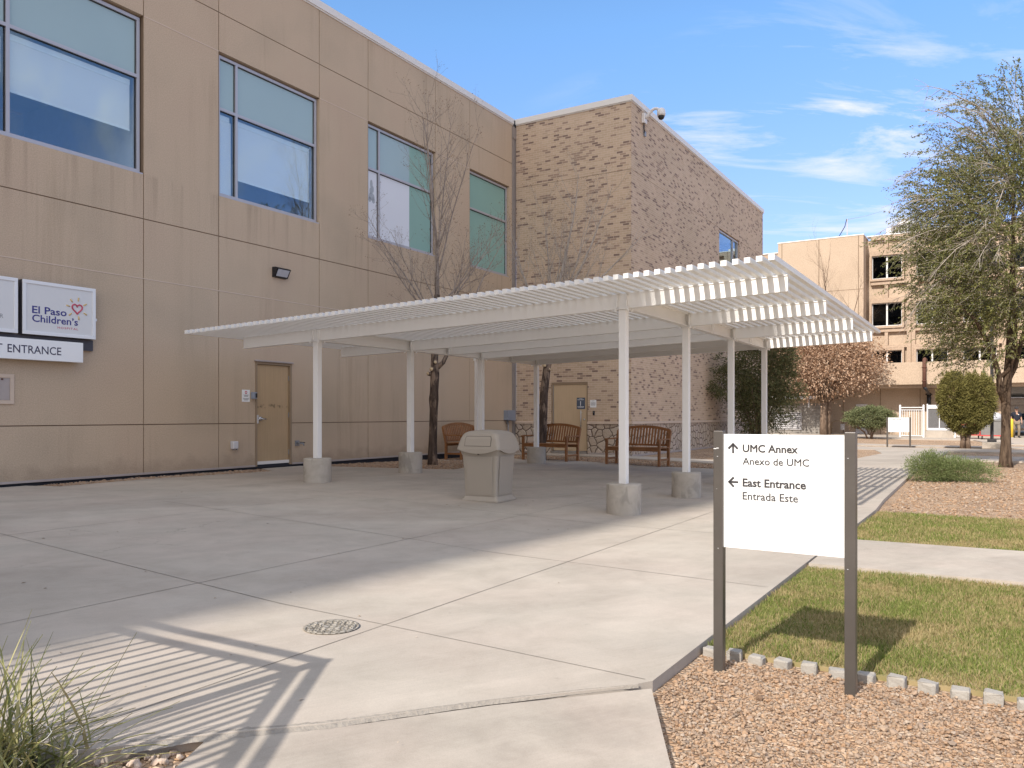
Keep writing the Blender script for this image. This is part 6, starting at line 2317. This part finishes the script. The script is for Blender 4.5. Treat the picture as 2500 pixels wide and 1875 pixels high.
# dark evergreen between canopy and far building
ev = []
for k in range(9):
    a = 2 * PI * k / 9
    ev.append(([V((.1 * math.cos(a), .1 * math.sin(a), 0)), V((.3 * math.cos(a), .3 * math.sin(a), 1.0)), V((.9 * math.cos(a), .9 * math.sin(a), 2.3))], [.045, .035, .012]))
pe_ = W(8.6, 5.55)
leafy('evergreen_tree', 'dense dark evergreen standing against the end of the brick wall', 'tree', pe_.x, pe_.y, -.02,
      [([V((0, 0, -.1)), V((.02, 0, 1.0)), V((0, 0, 2.6))], [.09, .075, .05])] + ev,
      [(.1, 0, 3.0, 1.30, 1.2, 1.75), (.1, 0, 1.6, 1.2, 1.1, 1.3), (-.9, -.3, 2.6, .8, .7, .8), (-1.5, -.5, 2.3, .55, .4, .45), (-1.45, -.5, 3.2, .5, .4, .4), (.7, 0, 3.6, .8, .8, 1.0), (1.2, 0, 2.3, .6, .6, .6)], 34000, .10, .038, 'evergreen_leaf', 'bark_far', .30, 3, .3, None, None, 26, .13)
# brown leaved oak
p = W(31.3, 3.9)
br_ = []
rs = random.Random(77)
for k in range(12):
    a = 2 * PI * k / 12
    br_.append(([V((0, 0, 2.0)), V((1.0 * math.cos(a), 1.0 * math.sin(a), 3.3)), V((2.6 * math.cos(a), 2.4 * math.sin(a), 4.6 + rs.uniform(-.5, 1.4)))], [.08, .055, .015]))
leafy('brown_oak', 'round oak holding dry brown leaves in front of the tan building', 'tree', p.x, p.y, -.05,
      [([V((0, 0, -.1)), V((0, 0, 1.2)), V((.02, 0, 2.2)), V((.1, 0, 3.6)), V((.1, 0, 5.2))], [.24, .19, .17, .11, .04])] + br_,
      [(0, 0, 4.6, 3.1, 2.8, 2.3), (2.1, 0, 4.3, 2.1, 1.8, 1.7), (-2.0, 0, 4.7, 1.9, 1.7, 1.8), (.6, 0, 6.0, 2.4, 2.0, 1.3), (-3.0, 0, 5.3, 1.0, 1, .9)], 24000, .16, .09, 'brown_leaf', 'bark_far', .2, 4, .25, None, None, 12)
# clipped dome
p = W(26.8, 7.15)
leafy('dome_tree', 'small multi stemmed tree clipped to a low dome left of the far sign', 'tree', p.x, p.y, -.05,
      [([V((.05, 0, -.05)), V((.12, 0, .5)), V((.0, 0, .95))], [.05, .045, .03]), ([V((-.1, 0, -.05)), V((-.28, 0, .35)), V((-.75, .1, .75)), V((-.72, 0, 1.0))], [.05, .045, .04, .02]),
       ([V((.1, 0, -.05)), V((.22, 0, .4)), V((.6, 0, .9))], [.045, .035, .02]), ([V((.0, 0, .2)), V((-.3, .2, .9))], [.035, .015])],
      [(0, 0, 1.16, 1.36, 1.25, .62), (.0, 0, 1.32, 1.15, 1.1, .50)], 20000, .09, .040, 'dome_leaf', 'bark_far', .55, 6, 0.0, None, None, 26, .075)
# clipped juniper with two heads
p = W(14.45, 12.2)
leafy('juniper_tree', 'yellow green juniper clipped into two joined egg shaped heads', 'tree', p.x, p.y, -.06,
      [([V((-.13, 0, -.05)), V((-.10, 0, .4)), V((-.3, 0, 1.2))], [.10, .085, .06]), ([V((.10, 0, -.05)), V((.08, 0, .4)), V((.35, 0, 1.3))], [.11, .095, .06])],
      [(-.46, 0, 1.98, .58, .60, 1.08), (.42, 0, 1.92, .70, .66, 1.10), (0, 0, 1.30, .80, .70, .72)], 52000, .085, .036, 'juniper_leaf', 'bark_far', .70, 9, -.35, None, None, 34, .065)
# low green shrub
p = W(-3.3, 12.45)
leafy('low_shrub', 'low spreading feathery green shrub in the gravel bed', 'shrub', p.x, p.y, -.06,
      [([V((0, 0, 0)), V((.1, 0, .2)), V((.35, 0, .3))], [.02, .015, .008]), ([V((0, 0, 0)), V((-.1, 0, .2)), V((-.4, 0, .3))], [.02, .015, .008])],
      [(-.38, 0, .22, .55, .5, .34), (.32, -.1, .18, .66, .55, .25), (0, .1, .2, .7, .6, .30), (-.45, .05, .34, .28, .3, .26)], 22000, .05, .010, 'shrub_leaf', 'bark_far', .35, 10, -.55, None, None, 16)

# bladed tuft in the bottom left corner
tf = thing('grass_tuft', 'spiky tuft of long arching green and straw blades in the bottom left corner', 'plant', (-1.93, 2.93, -.10))
g = np.random.default_rng(17)
vs, fs = [], []
for k in range(430):
    a = g.uniform(0, 2 * PI)
    el = R(g.uniform(10, 84))
    L = g.uniform(.24, .66) * (.75 + .25 * math.sin(el))
    d = V((math.cos(a) * math.cos(el), math.sin(a) * math.cos(el), math.sin(el)))
    p = V((g.normal() * .13, g.normal() * .13, .02))
    w = g.uniform(.0035, .0075)
    side = V((-math.sin(a), math.cos(a), 0)) * w
    n_ = 7
    bend = g.uniform(.03, .16)
    o = len(vs)
    for i in range(n_ + 1):
        ww = 1 - (i / n_) ** 2 * .85
        vs += [(p - side * ww)[:], (p + V((0, 0, -w * .5)))[:], (p + side * ww)[:]]
        d = unit(d + V((0, 0, -bend)) + V(g.normal(size=3) * .025))
        p = p + d * (L / n_)
    for i in range(n_):
        b0 = o + 3 * i
        fs += [(b0, b0 + 1, b0 + 4, b0 + 3), (b0 + 1, b0 + 2, b0 + 5, b0 + 4)]
arr('blades', np.array(vs), 4, MAT['yucca'], tf, faces=np.array(fs), smooth=True)
cu_ = MB()
for k in range(70):
    a = g.uniform(0, 2 * PI)
    r_ = g.uniform(.05, .38)
    c = V((r_ * math.cos(a), r_ * math.sin(a), g.uniform(.02, .30)))
    ph = g.uniform(0, 6)
    cu_.tube([c + V((.018 * math.cos(ph + t * 1.1), .018 * math.sin(ph + t * 1.1), t * .012)) for t in range(6)], .0018, 4, False)
obj('dry_curls', cu_, MAT['curl'], tf, uv=False)['kind'] = 'stuff'
